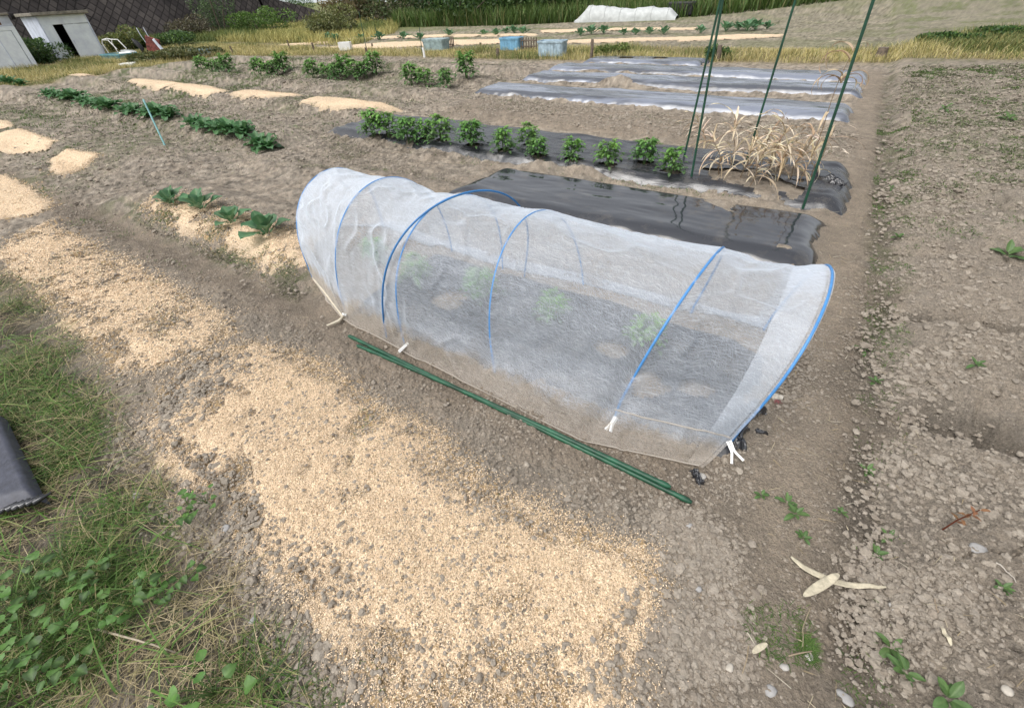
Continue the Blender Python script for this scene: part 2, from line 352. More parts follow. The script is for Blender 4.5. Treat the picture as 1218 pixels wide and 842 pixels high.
M['cloth_white'] = plain('white cover sheet', (.5, .52, .51), .7, 0, .12, 4, .3)
M['net_blue'] = plain('blue netting', (.25, .5, .62), .8, 0, .2, 3)
M['glass'] = plain('window', (.05, .06, .08), .1)
def wall_mat():
    m, nt, b = nmat('dark block retaining wall')
    tc = N(nt, 'ShaderNodeTexCoord'); mp = N(nt, 'ShaderNodeMapping'); mp.inputs['Rotation'].default_value = (0, 0, PI/4); L(nt, tc.outputs['UV'], mp.inputs[0])
    br = N(nt, 'ShaderNodeTexBrick', i_Scale=1.); br.offset = 0.
    for k, v in (('Mortar Size', .03), ('Brick Width', .36), ('Row Height', .36), ('Mortar Smooth', .5), ('Bias', 0.)): br.inputs[k].default_value = v
    br.inputs['Color1'].default_value = (.055, .048, .05, 1); br.inputs['Color2'].default_value = (.11, .098, .095, 1); br.inputs['Mortar'].default_value = (.035, .031, .031, 1)
    L(nt, mp.outputs[0], br.inputs[0])
    n = N(nt, 'ShaderNodeTexNoise', i_Scale=1.1, i_Detail=8., i_Roughness=.7); L(nt, tc.outputs['UV'], n.inputs['Vector'])
    c = mixc(nt, 1., br.outputs[0], ramp(nt, n.outputs[0], [(.3, (.55, .52, .52)), (.7, (1.35, 1.3, 1.25))]), 'MULTIPLY')
    L(nt, c, b.inputs['Base Color']); b.inputs['Roughness'].default_value = .9
    bp = N(nt, 'ShaderNodeBump', i_Strength=1., i_Distance=.12); bp.invert = True; L(nt, br.outputs[1], bp.inputs['Height']); L(nt, bp.outputs[0], b.inputs['Normal'])
    return m
M['wall'] = wall_mat()

# ---------------------------------------------------------------- mesh collector
class MB:
    def __init__(s): s.V = []; s.Q = []; s.T = []; s.C = []; s.n = 0
    def add(s, v, q=None, t=None, col=(1, 1, 1)):
        v = np.asarray(v, np.float32).reshape(-1, 3)
        if q is not None and len(q): s.Q.append(np.asarray(q, np.int64).reshape(-1, 4)+s.n)
        if t is not None and len(t): s.T.append(np.asarray(t, np.int64).reshape(-1, 3)+s.n)
        c = np.asarray(col, np.float32)
        if c.ndim == 1: c = np.tile(c, (len(v), 1))
        s.V.append(v); s.C.append(c); s.n += len(v)
    def grid(s, P, col=(1, 1, 1), close=False):
        """P: (a,b,3)"""
        P = np.asarray(P, np.float32); a, b = P.shape[:2]; i = np.arange(a*b).reshape(a, b)
        q = np.stack([i[:-1, :-1], i[1:, :-1], i[1:, 1:], i[:-1, 1:]], -1).reshape(-1, 4)
        if close: q = np.concatenate([q, np.stack([i[:-1, -1], i[1:, -1], i[1:, 0], i[:-1, 0]], -1).reshape(-1, 4)])
        c = np.asarray(col, np.float32)
        s.add(P.reshape(-1, 3), q, None, c.reshape(-1, 3) if c.ndim > 1 else c)
    def box(s, c, d, R=None, col=(1, 1, 1), bev=.0):
        x, y, z = d[0]/2, d[1]/2, d[2]/2
        b = min(bev, x*.4, y*.4, z*.4) if bev else 0
        if not b:
            v = np.array([(i, j, k) for i in (-x, x) for j in (-y, y) for k in (-z, z)])
            q = [(0, 1, 3, 2), (4, 6, 7, 5), (0, 4, 5, 1), (2, 3, 7, 6), (0, 2, 6, 4), (1, 5, 7, 3)]; t = None
        else:
            v = []; idx = {}
            for i in (-1, 1):
                for j in (-1, 1):
                    for k in (-1, 1):
                        for ax in range(3):
                            p = [i*(x-b), j*(y-b), k*(z-b)]; p[ax] = (i, j, k)[ax]*(x, y, z)[ax]
                            idx[(i, j, k, ax)] = len(v); v.append(p)
            q = []; t = []
            for ax in range(3):
                o = [a for a in range(3) if a != ax]
                for sgn in (-1, 1):
                    f = []
                    for (a1, a2) in ((-1, -1), (1, -1), (1, 1), (-1, 1)):
                        key = [0, 0, 0]; key[ax] = sgn; key[o[0]] = a1; key[o[1]] = a2; f.append(idx[(*key, ax)])
                    q.append(f)
            for ax in range(3):        # edges along ax
                o = [a for a in range(3) if a != ax]
                for a1 in (-1, 1):
                    for a2 in (-1, 1):
                        k0 = [0, 0, 0]; k0[ax] = -1; k0[o[0]] = a1; k0[o[1]] = a2; k1 = list(k0); k1[ax] = 1
                        q.append((idx[(*k0, o[0])], idx[(*k1, o[0])], idx[(*k1, o[1])], idx[(*k0, o[1])]))
            for i in (-1, 1):
                for j in (-1, 1):
                    for k in (-1, 1): t.append((idx[(i, j, k, 0)], idx[(i, j, k, 1)], idx[(i, j, k, 2)]))
            v = np.array(v)
        if R is not None: v = v@np.array(R).T
        s.add(v+np.array(c), q, t, col)
    def tube(s, pts, r, n=8, col=(1, 1, 1), cap=True):
        pts = np.asarray(pts, float); m = len(pts); r = np.broadcast_to(np.asarray(r, float), (m,))
        T = np.gradient(pts, axis=0); T /= np.linalg.norm(T, axis=1)[:, None]+1e-12
        up = np.array([0, 0, 1.]) if abs(T[0][2]) < .9 else np.array([1., 0, 0])
        A = []
        nrm = np.cross(T[0], up); nrm /= np.linalg.norm(nrm)
        for i in range(m):
            nrm = nrm-T[i]*(nrm@T[i]); nrm /= np.linalg.norm(nrm)+1e-12
            bn = np.cross(T[i], nrm); th = np.arange(n)*2*PI/n
            A.append(pts[i]+r[i]*(np.cos(th)[:, None]*nrm+np.sin(th)[:, None]*bn))
        A = np.array(A); s.grid(A, col, True)
        if cap:
            for k, ring in ((0, A[0]), (1, A[-1])):
                v = np.vstack([ring, ring.mean(0)]); t = [(i, (i+1) % n, n) if k else ((i+1) % n, i, n) for i in range(n)]
                s.add(v, None, t, col)
    def build(s, name, mat, parent=None, smooth=True, uv=None):
        me = bpy.data.meshes.new(name)
        V = np.concatenate(s.V) if s.V else np.zeros((0, 3)); Cc = np.concatenate(s.C)
        Q = np.concatenate(s.Q) if s.Q else np.zeros((0, 4), int); T = np.concatenate(s.T) if s.T else np.zeros((0, 3), int)
        me.vertices.add(len(V)); me.vertices.foreach_set('co', V.astype(np.float32).ravel())
        me.loops.add(len(Q)*4+len(T)*3); me.polygons.add(len(Q)+len(T))
        me.loops.foreach_set('vertex_index', np.concatenate([Q.ravel(), T.ravel()]).astype(np.int32))
        ls = np.concatenate([np.arange(len(Q))*4, len(Q)*4+np.arange(len(T))*3]).astype(np.int32)
        me.polygons.foreach_set('loop_start', ls)
        me.polygons.foreach_set('use_smooth', np.full(len(Q)+len(T), smooth))
        me.update(calc_edges=True)
        a = me.color_attributes.new('col', 'FLOAT_COLOR', 'POINT')
        a.data.foreach_set('color', np.hstack([Cc, np.ones((len(Cc), 1))]).astype(np.float32).ravel())
        if uv is not None:
            ul = me.uv_layers.new(name='uv'); vi = np.concatenate([Q.ravel(), T.ravel()]); ul.data.foreach_set('uv', np.asarray(uv, np.float32)[vi].ravel())
        me.materials.append(M[mat] if isinstance(mat, str) else mat)
        o = bpy.data.objects.new(name, me); C.objects.link(o)
        if parent is not None: o.parent = parent
        return o
def tag(o, label=None, cat=None, group=None, kind=None):
    if label: o['label'] = label
    if cat: o['category'] = cat
    if group: o['group'] = group
    if kind: o['kind'] = kind
    return o
def empty(name, loc=(0, 0, 0), rz=0, label=None, cat=None, group=None):
    o = bpy.data.objects.new(name, None); C.objects.link(o); o.location = loc; o.rotation_euler = (0, 0, rz); o.empty_display_size = .1
    return tag(o, label, cat, group)
def kids(o): return [x for x in bpy.data.objects if x.parent == o]
def dup(o, loc, rz, sc=1., label=None, group=None, ch=None):
    c = o.copy(); C.objects.link(c); c.location = loc; c.rotation_euler = (0, 0, rz); c.scale = (sc,)*3
    tag(c, label, None, group)
    for k in (ch if ch is not None else kids(o)):
        d = k.copy(); C.objects.link(d); d.parent = c
    return c
def jit(col, a=.15):
    k = 1+random.uniform(-a, a); return tuple(max(0, x*k*(1+random.uniform(-.06, .06))) for x in col)

# ---------------------------------------------------------------- leaves
def leaf(mb, base, az, L_, W_, el=.9, curl=1.2, nu=6, nv=4, shape='oval', fold=.25, wave=.0, col=(.05, .12, .03), rib=None, pet=0.):
    """a bent leaf blade starting at base, going out towards az, first rising at el radians and curling down"""
    t = np.linspace(0, 1, nu+1); w = np.linspace(-1, 1, nv+1)
    e = el-curl*t**1.2; ds = L_/nu
    r = np.concatenate([[0], np.cumsum(np.cos((e[1:]+e[:-1])/2)*ds)]); z = np.concatenate([[0], np.cumsum(np.sin((e[1:]+e[:-1])/2)*ds)])
    if shape == 'oval': prof = np.sin(PI*np.clip(t, 0, 1)**.85)**.75
    elif shape == 'blade': prof = (1-t)**.6*np.minimum(1, t*8+.5)
    elif shape == 'paddle': tt = np.clip((t-pet)/(1-pet), 0, 1); prof = np.where(t < pet, .09, np.maximum(.09, np.sin(PI*tt**.8)**.6)); prof[-1] = .12
    elif shape == 'heart': prof = np.array([.35, .95, 1., .85, .62, .35, .05])[np.clip((t*6).round().astype(int), 0, 6)]
    prof = prof*W_/2
    ph = random.uniform(0, 6)
    T, Wg = np.meshgrid(t, w, indexing='ij')
    side = Wg*prof[:, None]; fz = np.abs(Wg)*prof[:, None]*fold + wave*W_*np.sin(T*14+ph+np.sign(Wg)*1.3)*np.abs(Wg)**2
    nx = -np.sin(e)[:, None]; nz = np.cos(e)[:, None]
    R = r[:, None]+nx*fz; Zz = z[:, None]+nz*fz
    x = np.cos(az)*R-np.sin(az)*side; y = np.sin(az)*R+np.cos(az)*side
    P = np.stack([x+base[0], y+base[1], Zz+base[2]], -1)
    cc = np.tile(np.array(col), (nu+1, nv+1, 1))*(1+.12*np.sin(T*11+Wg*5+ph))[..., None]
    if rib is not None:
        m = np.exp(-(Wg/.22)**2)[..., None]*(1-.7*T[..., None]); cc = cc*(1-m)+np.array(rib)*m
    mb.grid(P, cc)

# ---------------------------------------------------------------- ground
def ground_color(x, y, lod):
    base = np.array([.288, .252, .206]); n = fbm(x*.8, y*.8, 91, 4)[:, None]; n2 = fbm(x*6, y*6, 92, 3)[:, None]
    n3 = fbm(x*22, y*22, 93, 2)[:, None]; dd_ = np.hypot(x, y)[:, None]; n4 = (fbm(x*45, y*45, 94, 2)[:, None]-.5); far_ = ss(2.5, 7, dd_); n5 = fbm(x*10, y*16, 89, 3)[:, None]-.5; c = base*(.74+.30*n+.20*n2+.08*n3+far_*(.9*(n3-.5)+.8*n4+1.1*n5))
    c = c*np.where(n2 > .5, np.array([1.02, 1., .98]), 1.)
    x0_, y0_ = x, y; x = x+.22*(fbm(x*3, y*3, 101, 3)-.5)+.05*(fbm(x*14, y*14, 103, 2)-.5); y = y+.2*(fbm(x*3+4, y*3, 102, 3)-.5)
    path = (ss(.0, .32, x)*(1-ss(.46, .62, x))*ss(0, .8, y)*(1-ss(12.5, 13.3, y)))[:, None]*.75
    c = c*(1-path)+np.array([.265, .222, .172])*(.8+.4*n2)*path
    p2 = (np.exp(-((y-1.22)/.2)**4)*(1-ss(.0, .3, x)))[:, None]
    c = c*(1-.75*p2)+np.array([.235, .195, .152])*(.75+.5*n2)*.75*p2
    fresh = (box(x, y, -5.8, .1, 5.95, 7.9, .3))[:, None]
    c = c*(1-fresh*.7)+np.array([.27, .225, .175])*(.75+.5*n2)*fresh*.7
    rr = ss(.62, .8, x)[:, None]
    c = c*(1-.5*rr)+np.array([.285, .25, .205])*(.72+.3*n+.3*n2)*.5*rr
    # damp dark furrow
    fu = (np.exp(-((x-.6+.05*(n[:, 0]-.5))/.09)**2)*ss(-1, .5, y)*(1-ss(12, 13.5, y)))[:, None]
    c = c*(1-.32*fu*(.4+1.2*n2))
    for fv in (2.1, 3.02):
        f = (ss(.6, .8, x)*np.exp(-((y-fv-.12*(x-1))/.07)**2))[:, None]; c = c*(1-.42*f)
    x, y = x0_, y0_
    # green film of seedlings
    g = np.zeros(x.shape)
    patchy = ss(.42, .66, fbm(x*1.1, y*1.1, 95, 3)); fine = ss(.35, .7, fbm(x*14, y*14, 96, 3))
    g += ss(.7, 1.2, x)*ss(4, 7, y)*(.30*patchy+.12)*fine*1.2
    g += (1-ss(-9, -6.5, x))*(ss(-22, -18, x)*.35+.2)*patchy*fine
    g += box(x, y, -24, -11, 4.5, 12, 2.)*.75*(.3+.7*patchy)*fine
    sideg = np.exp(-((y-1.5)/.13)**2)*(1-ss(-3, -2.6, x))*ss(-6.6, -6, x); g += sideg*.55*fine
    g += .35*fine*np.exp(-((x-.62)/.1)**2)*ss(2, 4, y)
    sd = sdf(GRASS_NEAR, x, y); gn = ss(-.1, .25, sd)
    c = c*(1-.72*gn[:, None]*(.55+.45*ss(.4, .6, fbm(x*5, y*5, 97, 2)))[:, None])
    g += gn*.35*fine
    ss_ = sdf(STRIP, x, y); st = ss(-.6, .6, ss_)
    c = c*(1-.8*st[:, None])+np.array([.22, .18, .07])*.8*st[:, None]
    far = ss(13.5, 15, y+.1*x)*(1-st)
    g += far*(.2+.3*patchy)
    far2 = ss(30, 38, np.hypot(x, y)); g += far2*.8
    leftfar = 1-ss(-24, -21.5, x); c = c*(1-leftfar[:, None]*.7)+np.array([.2, .17, .06])*(.6+.8*n2)*leftfar[:, None]*.7; g += leftfar*.45*patchy
    g = np.clip(g, 0, .85)[:, None]
    c = c*(1-g)+(np.array([.07, .105, .03])*(1-far[:, None])+np.array([.15, .175, .075])*far[:, None])*(.7+.6*n2)*g
    # stray husks around the patches
    near = np.hypot(x, y) < 9
    hk = np.zeros(x.shape)
    for nme, poly, th, gr in HUSK[:6]+HUSK[11:12]:
        xn, yn = x[near], y[near]
        d = sdf(poly, xn, yn); hk[near] = np.maximum(hk[near], np.exp(-np.maximum(-d, 0)/.07)*(d > -.4))
    sp = (vn(x*160, y*160, 98)*.6+.4*vn(x*60, y*60, 99))
    hm = (ss(.86, .95, sp+.38*hk)*(hk > .02))[:, None]
    c = c*(1-hm)+np.array([.5, .36, .2])*hm
    return c
def make_ground():
    el = np.concatenate([np.radians(np.arange(80., 1.2, -.062)), np.arctan(H/np.array([80, 90, 105, 125, 150, 190, 250, 350, 500]))])
    r = H/np.tan(el); na = 1400
    # direction of view in world
    a0 = math.atan2(fw.y, fw.x); ang = a0+np.radians(np.linspace(82, -82, na))
    Rr, A = np.meshgrid(r, ang, indexing='ij')
    x = (Rr*np.cos(A)).ravel(); y = (Rr*np.sin(A)).ravel()
    dr = np.gradient(r); lod = np.maximum(np.repeat(dr, na), Rr.ravel()*np.radians(164/na))
    z = Hs(x, y)+Hd(x, y, lod)
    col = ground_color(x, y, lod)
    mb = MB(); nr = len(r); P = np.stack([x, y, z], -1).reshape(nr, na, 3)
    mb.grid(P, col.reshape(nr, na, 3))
    # behind the camera: coarser continuation of the same sheet
    ang2 = a0+np.radians(np.linspace(-81.4, -278.6, 420)); r2 = np.append(r[:-1:4], r[-1])
    R2, A2 = np.meshgrid(r2, ang2, indexing='ij'); x2 = (R2*np.cos(A2)).ravel(); y2 = (R2*np.sin(A2)).ravel(); l2 = np.maximum(np.repeat(np.gradient(r2), 420), R2.ravel()*.0082)*.6
    edge_ = np.abs(np.tile(np.linspace(-1, 1, 420), len(r2))) > .985
    z2 = Hs(x2, y2)+Hd(x2, y2, l2)-.006*edge_
    mb.grid(np.stack([x2, y2, z2], -1).reshape(len(r2), 420, 3), ground_color(x2, y2, None).reshape(len(r2), 420, 3))
    # cap under the camera
    ang3 = np.linspace(0, 2*PI, 49); R3, A3 = np.meshgrid(np.linspace(.0, r[0]+.02, 6), ang3, indexing='ij'); x3 = (R3*np.cos(A3)).ravel(); y3 = (R3*np.sin(A3)).ravel()
    mb.grid(np.stack([x3, y3, Hs(x3, y3)+Hd(x3, y3, np.full(x3.shape, .03))-.002], -1).reshape(6, 49, 3), ground_color(x3, y3, None).reshape(6, 49, 3))
    o = mb.build('ground', 'soil'); tag(o, kind='structure'); o['label'] = 'bare tilled allotment soil with beds, furrows and a trodden path'
make_ground()

# ---------------------------------------------------------------- rice husk patches
BALD = [(*at(px, py), rx_, ry_) for px, py, rx_, ry_ in ((560,500,.10,.05),(500,560,.10,.06),(330,560,.16,.06),(300,610,.14,.07),(380,450,.1,.06),(640,640,.12,.04),(440,520,.09,.04),(560,700,.05,.05),(700,700,.05,.03),(430,690,.09,.06),(590,780,.06,.04),(650,790,.05,.05),(470,770,.08,.06),(150,420,.2,.05),(60,320,.2,.05),(230,330,.2,.06),(230,430,.14,.05))]
for k, (nm, poly, th, ng) in enumerate(HUSK):
    P = np.array(poly); lo = P.min(0)-.15; hi = P.max(0)+.15
    dist = np.hypot(*P.mean(0)); res = max(.0075, dist*.0035) if k else .0085
    far = k >= 6
    if far: res = max(.03, dist*.004)
    gx = np.arange(lo[0], hi[0], res); gy = np.arange(lo[1], hi[1], res)
    Xg, Yg = np.meshgrid(gx, gy, indexing='ij'); x = Xg.ravel(); y = Yg.ravel()
    d = sdf(poly, x, y)
    edge = .10 if k < 2 else (.05 if not far else .12)
    nn = fbm(x*3.2, y*3.2, 131+k, 4)-.5; n3 = fbm(x*14, y*14, 141+k, 3)-.5
    hole = fbm(x*2.2+3, y*4.6, 151+k, 3)
    q = d/edge+nn*(2.4 if k < 2 else 1.4)+n3*1.6
    if k == 11: q = np.minimum(q, (.60-hole)*9+n3*5)
    if k < 2:
        q = np.minimum(q, (.71-hole)*9+n3*4.5)
        bald = sum(np.exp(-(((x-bx_)/rx_)**2+((y-by_)/ry_)**2)) for bx_, by_, rx_, ry_ in BALD)
        q = q-bald*(1.0+2.6*n3)
    t = th*.7*ss(-.2, 1.3, q)-.011*(1-ss(-.6, .5, q))
    zd = Hd(x, y, np.full(x.shape, res)+dist*.001)
    kk = .3 if k < 2 else .3
    z = Hs(x, y)+kk*zd+t+ (.002 if k < 2 else .008) + .004*(fbm(x*30, y*30, 161, 2)-.5)
    base = np.array([.70, .545, .37]); cc = base*(.86+.2*fbm(x*2, y*2, 171, 2)+.14*fbm(x*40, y*40, 172, 2))[:, None]
    thin = 1-ss(.0, 1.1, q); cc = cc*(1-.45*thin[:, None])+np.array([.25, .21, .165])*.45*thin[:, None]
    idx = np.arange(len(x)).reshape(len(gx), len(gy)); keep = (q > -.5).reshape(len(gx), len(gy))
    kq = keep[:-1, :-1] & keep[1:, :-1] & keep[1:, 1:] & keep[:-1, 1:]
    qd = np.stack([idx[:-1, :-1], idx[1:, :-1], idx[1:, 1:], idx[:-1, 1:]], -1)[kq]
    used = np.unique(qd); rm = np.full(len(x), -1); rm[used] = np.arange(len(used))
    if len(used) < 4: continue
    mb = MB(); mb.add(np.stack([x, y, z], -1)[used], rm[qd], None, cc[used])
    if ng:     # loose grains: small boat-shaped flakes
        px_ = RNG.uniform(lo[0]+.02, hi[0]-.02, ng*5); py_ = RNG.uniform(lo[1]+.02, hi[1]-.02, ng*5)
        dd = sdf(poly, px_, py_); ix = np.clip(((px_-lo[0])/res).astype(int), 0, len(gx)-1); iy = np.clip(((py_-lo[1])/res).astype(int), 0, len(gy)-1)
        qq = q.reshape(len(gx), len(gy))[ix, iy]; zz = np.maximum(z.reshape(len(gx), len(gy))[ix, iy], gz(px_, py_))
        D2 = np.hypot(px_, py_)
        ok = (RNG.random(len(px_)) < np.clip(.12+.88*ss(-1.6, .6, qq), 0, 1)*(np.clip(1.2/np.maximum(D2, .5), 0, 1) if k < 2 else 1)) & (dd > -.16) & (RNG.random(len(px_)) < np.exp(np.minimum(dd, 0)/.06))
        px_, py_, zz = px_[ok][:ng], py_[ok][:ng], zz[ok][:ng]; n = len(px_); D2 = np.hypot(px_, py_)
        ln = RNG.uniform(.0030, .0046, n)*np.clip(D2/1.9, 1, 2.2); wd = ln*RNG.uniform(.3, .42, n); az = RNG.uniform(0, 2*PI, n); tl = RNG.normal(0, .35, n)
        dx = np.stack([np.cos(az), np.sin(az), np.sin(tl)], -1); sx_ = np.stack([-np.sin(az), np.cos(az), RNG.normal(0, .35, n)], -1)
        c0 = np.stack([px_, py_, zz+.0022], -1)
        v = np.stack([c0-dx*ln[:, None], c0+sx_*wd[:, None]+(0, 0, .0004), c0+dx*ln[:, None], c0-sx_*wd[:, None]+(0, 0, .0004)], 1)
        gc = base*1.12*RNG.uniform(.72, 1.32, n)[:, None]*np.array([1, 1, 1])+RNG.uniform(-.03, .05, n)[:, None]*np.array([0, .5, 1.])
        i = np.arange(n)*4
        mb.add(v.reshape(-1, 3), np.stack([i, i+1, i+2, i+3], -1), None, np.repeat(gc, 4, 0))
    o = mb.build('rice_husk_patch', 'husk'); tag(o, nm, 'rice husks', 'patches of rice husks on the soil')

# ---------------------------------------------------------------- film sheets
def film(key, mat, label, holes=(), drop=.05, wav=.012, zo=.0, cover_edge=.1, name='mulch_film'):
    a, b, c, d, hh = FILM[key] if isinstance(key, str) else key
    if isinstance(key, str): a -= .1; b += .08; c -= .10; d += .06
    nx = int((b-a)/.02)+1; ny = int((d-c)/.016)+1
    u = np.linspace(a, b, nx); v = np.linspace(c, d, ny); U, V = np.meshgrid(u, v, indexing='ij'); x = U.ravel(); y = V.ravel()
    # ragged outline
    ew = cover_edge
    xo = x+.07*(fbm(x*0+3, y*4, 201, 2)-.5); yo = y+.07*(fbm(x*1.6, y*0+7, 202, 3)-.5)+.0*x
    e = np.minimum(np.minimum(x-a, b-x), np.minimum(y-c, d-y)); e = e+.06*(fbm(x*2.6, y*2.6, 203, 3)-.5)+.03*(fbm(x*12, y*12, 204, 2)-.5)
    wr = wav*(fbm(x*2.2, y*7, 205, 3)-.5)*2+wav*.5*(1-np.abs(2*fbm(x*3.0+y*2.5, y*11-x*.8, 206, 2)-1))
    z = Hs(x, y)+.024+zo+wr*ss(0, .15, e)-drop*(1-ss(-.02, .09, e))
    mb = MB(); P = np.stack([xo, yo, z], -1).reshape(nx, ny, 3)
    i = np.arange(nx*ny).reshape(nx, ny); qd = np.stack([i[:-1, :-1], i[1:, :-1], i[1:, 1:], i[:-1, 1:]], -1)
    keep = np.ones(x.shape, bool)
    for hx, hy, hr in holes: keep &= ((x-hx)**2*.55+(y-hy)**2 > (hr*(.1+1.5*fbm(x*11, y*13, 207, 3)))**2)
    keep &= e > -.05
    kq = keep.reshape(nx, ny); kq = kq[:-1, :-1] & kq[1:, 1:] & kq[1:, :-1] & kq[:-1, 1:]
    mb.add(P.reshape(-1, 3), qd[kq], None)
    o = mb.build(name, mat); return tag(o, label, 'mulch film', 'plastic mulch films on the beds')
POT = [(445,163),(463,164),(487,168),(508,168),(526,170),(561,176),(600,182),(628,175),(640,188),(681,192),(722,198),(766,196),(797,207)]
pot_pts = [seat(a, b, .12) for a, b in POT]
film('m2', 'film_gloss', 'glossy black film sheet lying flat right behind the white tunnel', wav=.005)
film('m3', 'film', 'wrinkled black film on the bed of bushy potato plants', holes=[(p[0], p[1], .07) for p in pot_pts]+[(*at(905, 218, .12)[:2], .25), (*at(870, 205, .12)[:2], .22)], wav=.02)
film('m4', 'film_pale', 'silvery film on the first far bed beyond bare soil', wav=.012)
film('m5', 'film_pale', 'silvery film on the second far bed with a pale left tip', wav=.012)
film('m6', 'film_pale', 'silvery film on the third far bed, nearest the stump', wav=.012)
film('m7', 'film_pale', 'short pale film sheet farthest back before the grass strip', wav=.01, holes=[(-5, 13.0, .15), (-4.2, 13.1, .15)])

# ---------------------------------------------------------------- tunnel
HP = {1: ((373, 333), .615, -.06, -.3, .6), 2: ((411, 370), .72, .0, .1, .85), 3: ((481, 410), .715, .03, .0, .6), 4: ((589, 443), .69, -.09, .0, .85), 5: ((729, 496), .665, .15, .0, .6), 6: ((862, 526), .62, .15, -.1, .6)}
TW = .95
# fitted angles are given in a frame rotated 4.1 deg from the bed axes
dA = math.radians(-39.3)-AZ
feu = (math.cos(dA), math.sin(dA)); fev = (-math.sin(dA), math.cos(dA))
def hoop_curve(f, h, lean, r_, pw=.85, n=64, W=TW, off=0.):
    t = np.linspace(0, PI, n); f = np.array(at(*f))
    ex = fev[0]*math.cos(r_)+feu[0]*math.sin(r_); ey = fev[1]*math.cos(r_)+feu[1]*math.sin(r_)
    a = W*(1-np.cos(t))/2; z = h*np.sin(t)**pw
    return np.stack([f[0]+a*ex+z/h*lean*feu[0], f[1]+a*ey+z/h*lean*feu[1], z+.01+off], -1)
HC = [hoop_curve(*HP[k]) for k in range(1, 7)]
tun = empty('row_cover_tunnel', (-1., 1.9, 0), 0, 'low white translucent row cover tunnel on blue hoops over black film', 'crop tunnel')
def toL(P): return np.asarray(P)-np.array([-1., 1.9, 0])
edge_px = [(373, 334), (409, 382), (466, 412), (563, 461), (690, 526), (832, 557)]
edge_pts = np.array([at(*p) for p in edge_px])
back_out = .14
def cover(s0=0., s1=5., nu=330, shrink=0., wr=1.):
    S = np.linspace(s0, s1, nu); rows = []
    nt_ = 110; tt = np.linspace(0, 63, nt_)
    K = np.array([[np.interp(tt, np.arange(64), hc[:, c]) for c in range(3)] for hc in HC])   # 6,3,nt
    for s in S:
        i = min(int(s), 4); f = s-i
        c = (K[i]*(1-f)+K[i+1]*f).T.copy()
        sag = 4*f*(1-f)
        ctr = np.array([c[:, 0].mean(), c[:, 1].mean(), .12])
        prof = np.sin(np.linspace(0, PI, nt_))**.8
        depth = (.055, .07, .045, .045, .07)[i]
        c = c+(ctr-c)*(depth*sag*prof)[:, None]
        c = c+(c-ctr)*(.004-shrink)
        e = edge_pts[i]*(1-f)+edge_pts[i+1]*f
        # front skirt to the ground
        m = 16; sk = []
        p0 = c[0]; zg = .006
        for q in np.linspace(0, 1, m)[:-1]:
            w = 1-(1-q)**1.4
            sk.append((e[0]+(p0[0]-e[0])*q, e[1]+(p0[1]-e[1])*q, 0))
        sk = np.array(sk)
        # curved transition: take lower hoop part outward
        ebk = c[-1]+(c[-1]-c[0])/np.linalg.norm(c[-1]-c[0])*back_out
        bk = np.array([c[-1]*(1-q)+ebk*q for q in np.linspace(0, 1, 8)[1:]])
        rows.append(np.vstack([sk, c, bk]))
    R = np.array(rows); m = 15
    # let skirt leave the hoop part-way up so that the cloth slopes to its hem
    j = np.arange(R.shape[1]); zfoot = R[:, m+9, :]
    for r in range(len(R)):
        a = R[r, 0].copy(); b = R[r, m+9].copy(); n = m+9
        q = np.linspace(0, 1, n+1)[:, None]; S_ = S[r]; near_h = abs(S_-round(S_))
        pul = np.exp(-(near_h/.10)**2)            # pinned at hoops
        line = a*(1-q)+b*q; line[:, 2] = (b[2]*q[:, 0]**1.25)
        pin = R[r, :n+1].copy()
        k_ = .45*pul
        R[r, :n+1] = line*(1-k_)+pin*k_
    x = R[..., 0]; y = R[..., 1]; Sg = S[:, None]*np.ones(R.shape[1]); Tg = np.linspace(0, 1, R.shape[1])[None, :]*np.ones((len(S), 1))
    w1 = fbm(Sg*2.2+Tg*4, Tg*22-Sg*1.4, 301, 3)-.5; w2 = fbm(Sg*9+Tg*3, Tg*9+Sg*5, 302, 3)-.5
    w3 = 1-np.abs(2*fbm(Sg*1.6-Tg*5, Tg*9+Sg*1.9, 303, 2)-1); w3 = np.clip(w3-.80, 0, 1)*6
    pin = .35+.65*np.abs(np.sin(np.clip(Sg, 0, 5)*PI))
    dsp = (.012*w1+.006*w2+.012*w3)*pin*wr
    du = np.gradient(R, axis=0); dv = np.gradient(R, axis=1); nrm = np.cross(du, dv); nrm /= np.linalg.norm(nrm, axis=2)[..., None]+1e-9
    if nrm[len(S)//2, R.shape[1]//2, 2] < 0: nrm = -nrm
    R = R+nrm*dsp[..., None]
    g = Hs(R[..., 0].ravel(), R[..., 1].ravel()).reshape(R.shape[:2])+.010
    flat = np.clip(1-R[..., 2]/.12, 0, 1)
    R[..., 2] = np.maximum(R[..., 2], g+.006*w2)
    return R
RC = cover()
def cuv(R):
    dv = np.linalg.norm(np.diff(R, axis=1), axis=2); v = np.concatenate([np.zeros((R.shape[0], 1)), np.cumsum(dv, 1)], 1)
    u = np.linalg.norm(np.diff(R, axis=0), axis=2).mean(1); u = np.concatenate([[0], np.cumsum(u)])[:, None]*np.ones((1, R.shape[1])); return np.stack([u, v], -1).reshape(-1, 2)
mb = MB(); mb.grid(toL(RC)); mb.build('cover', 'cover', tun, uv=cuv(RC))
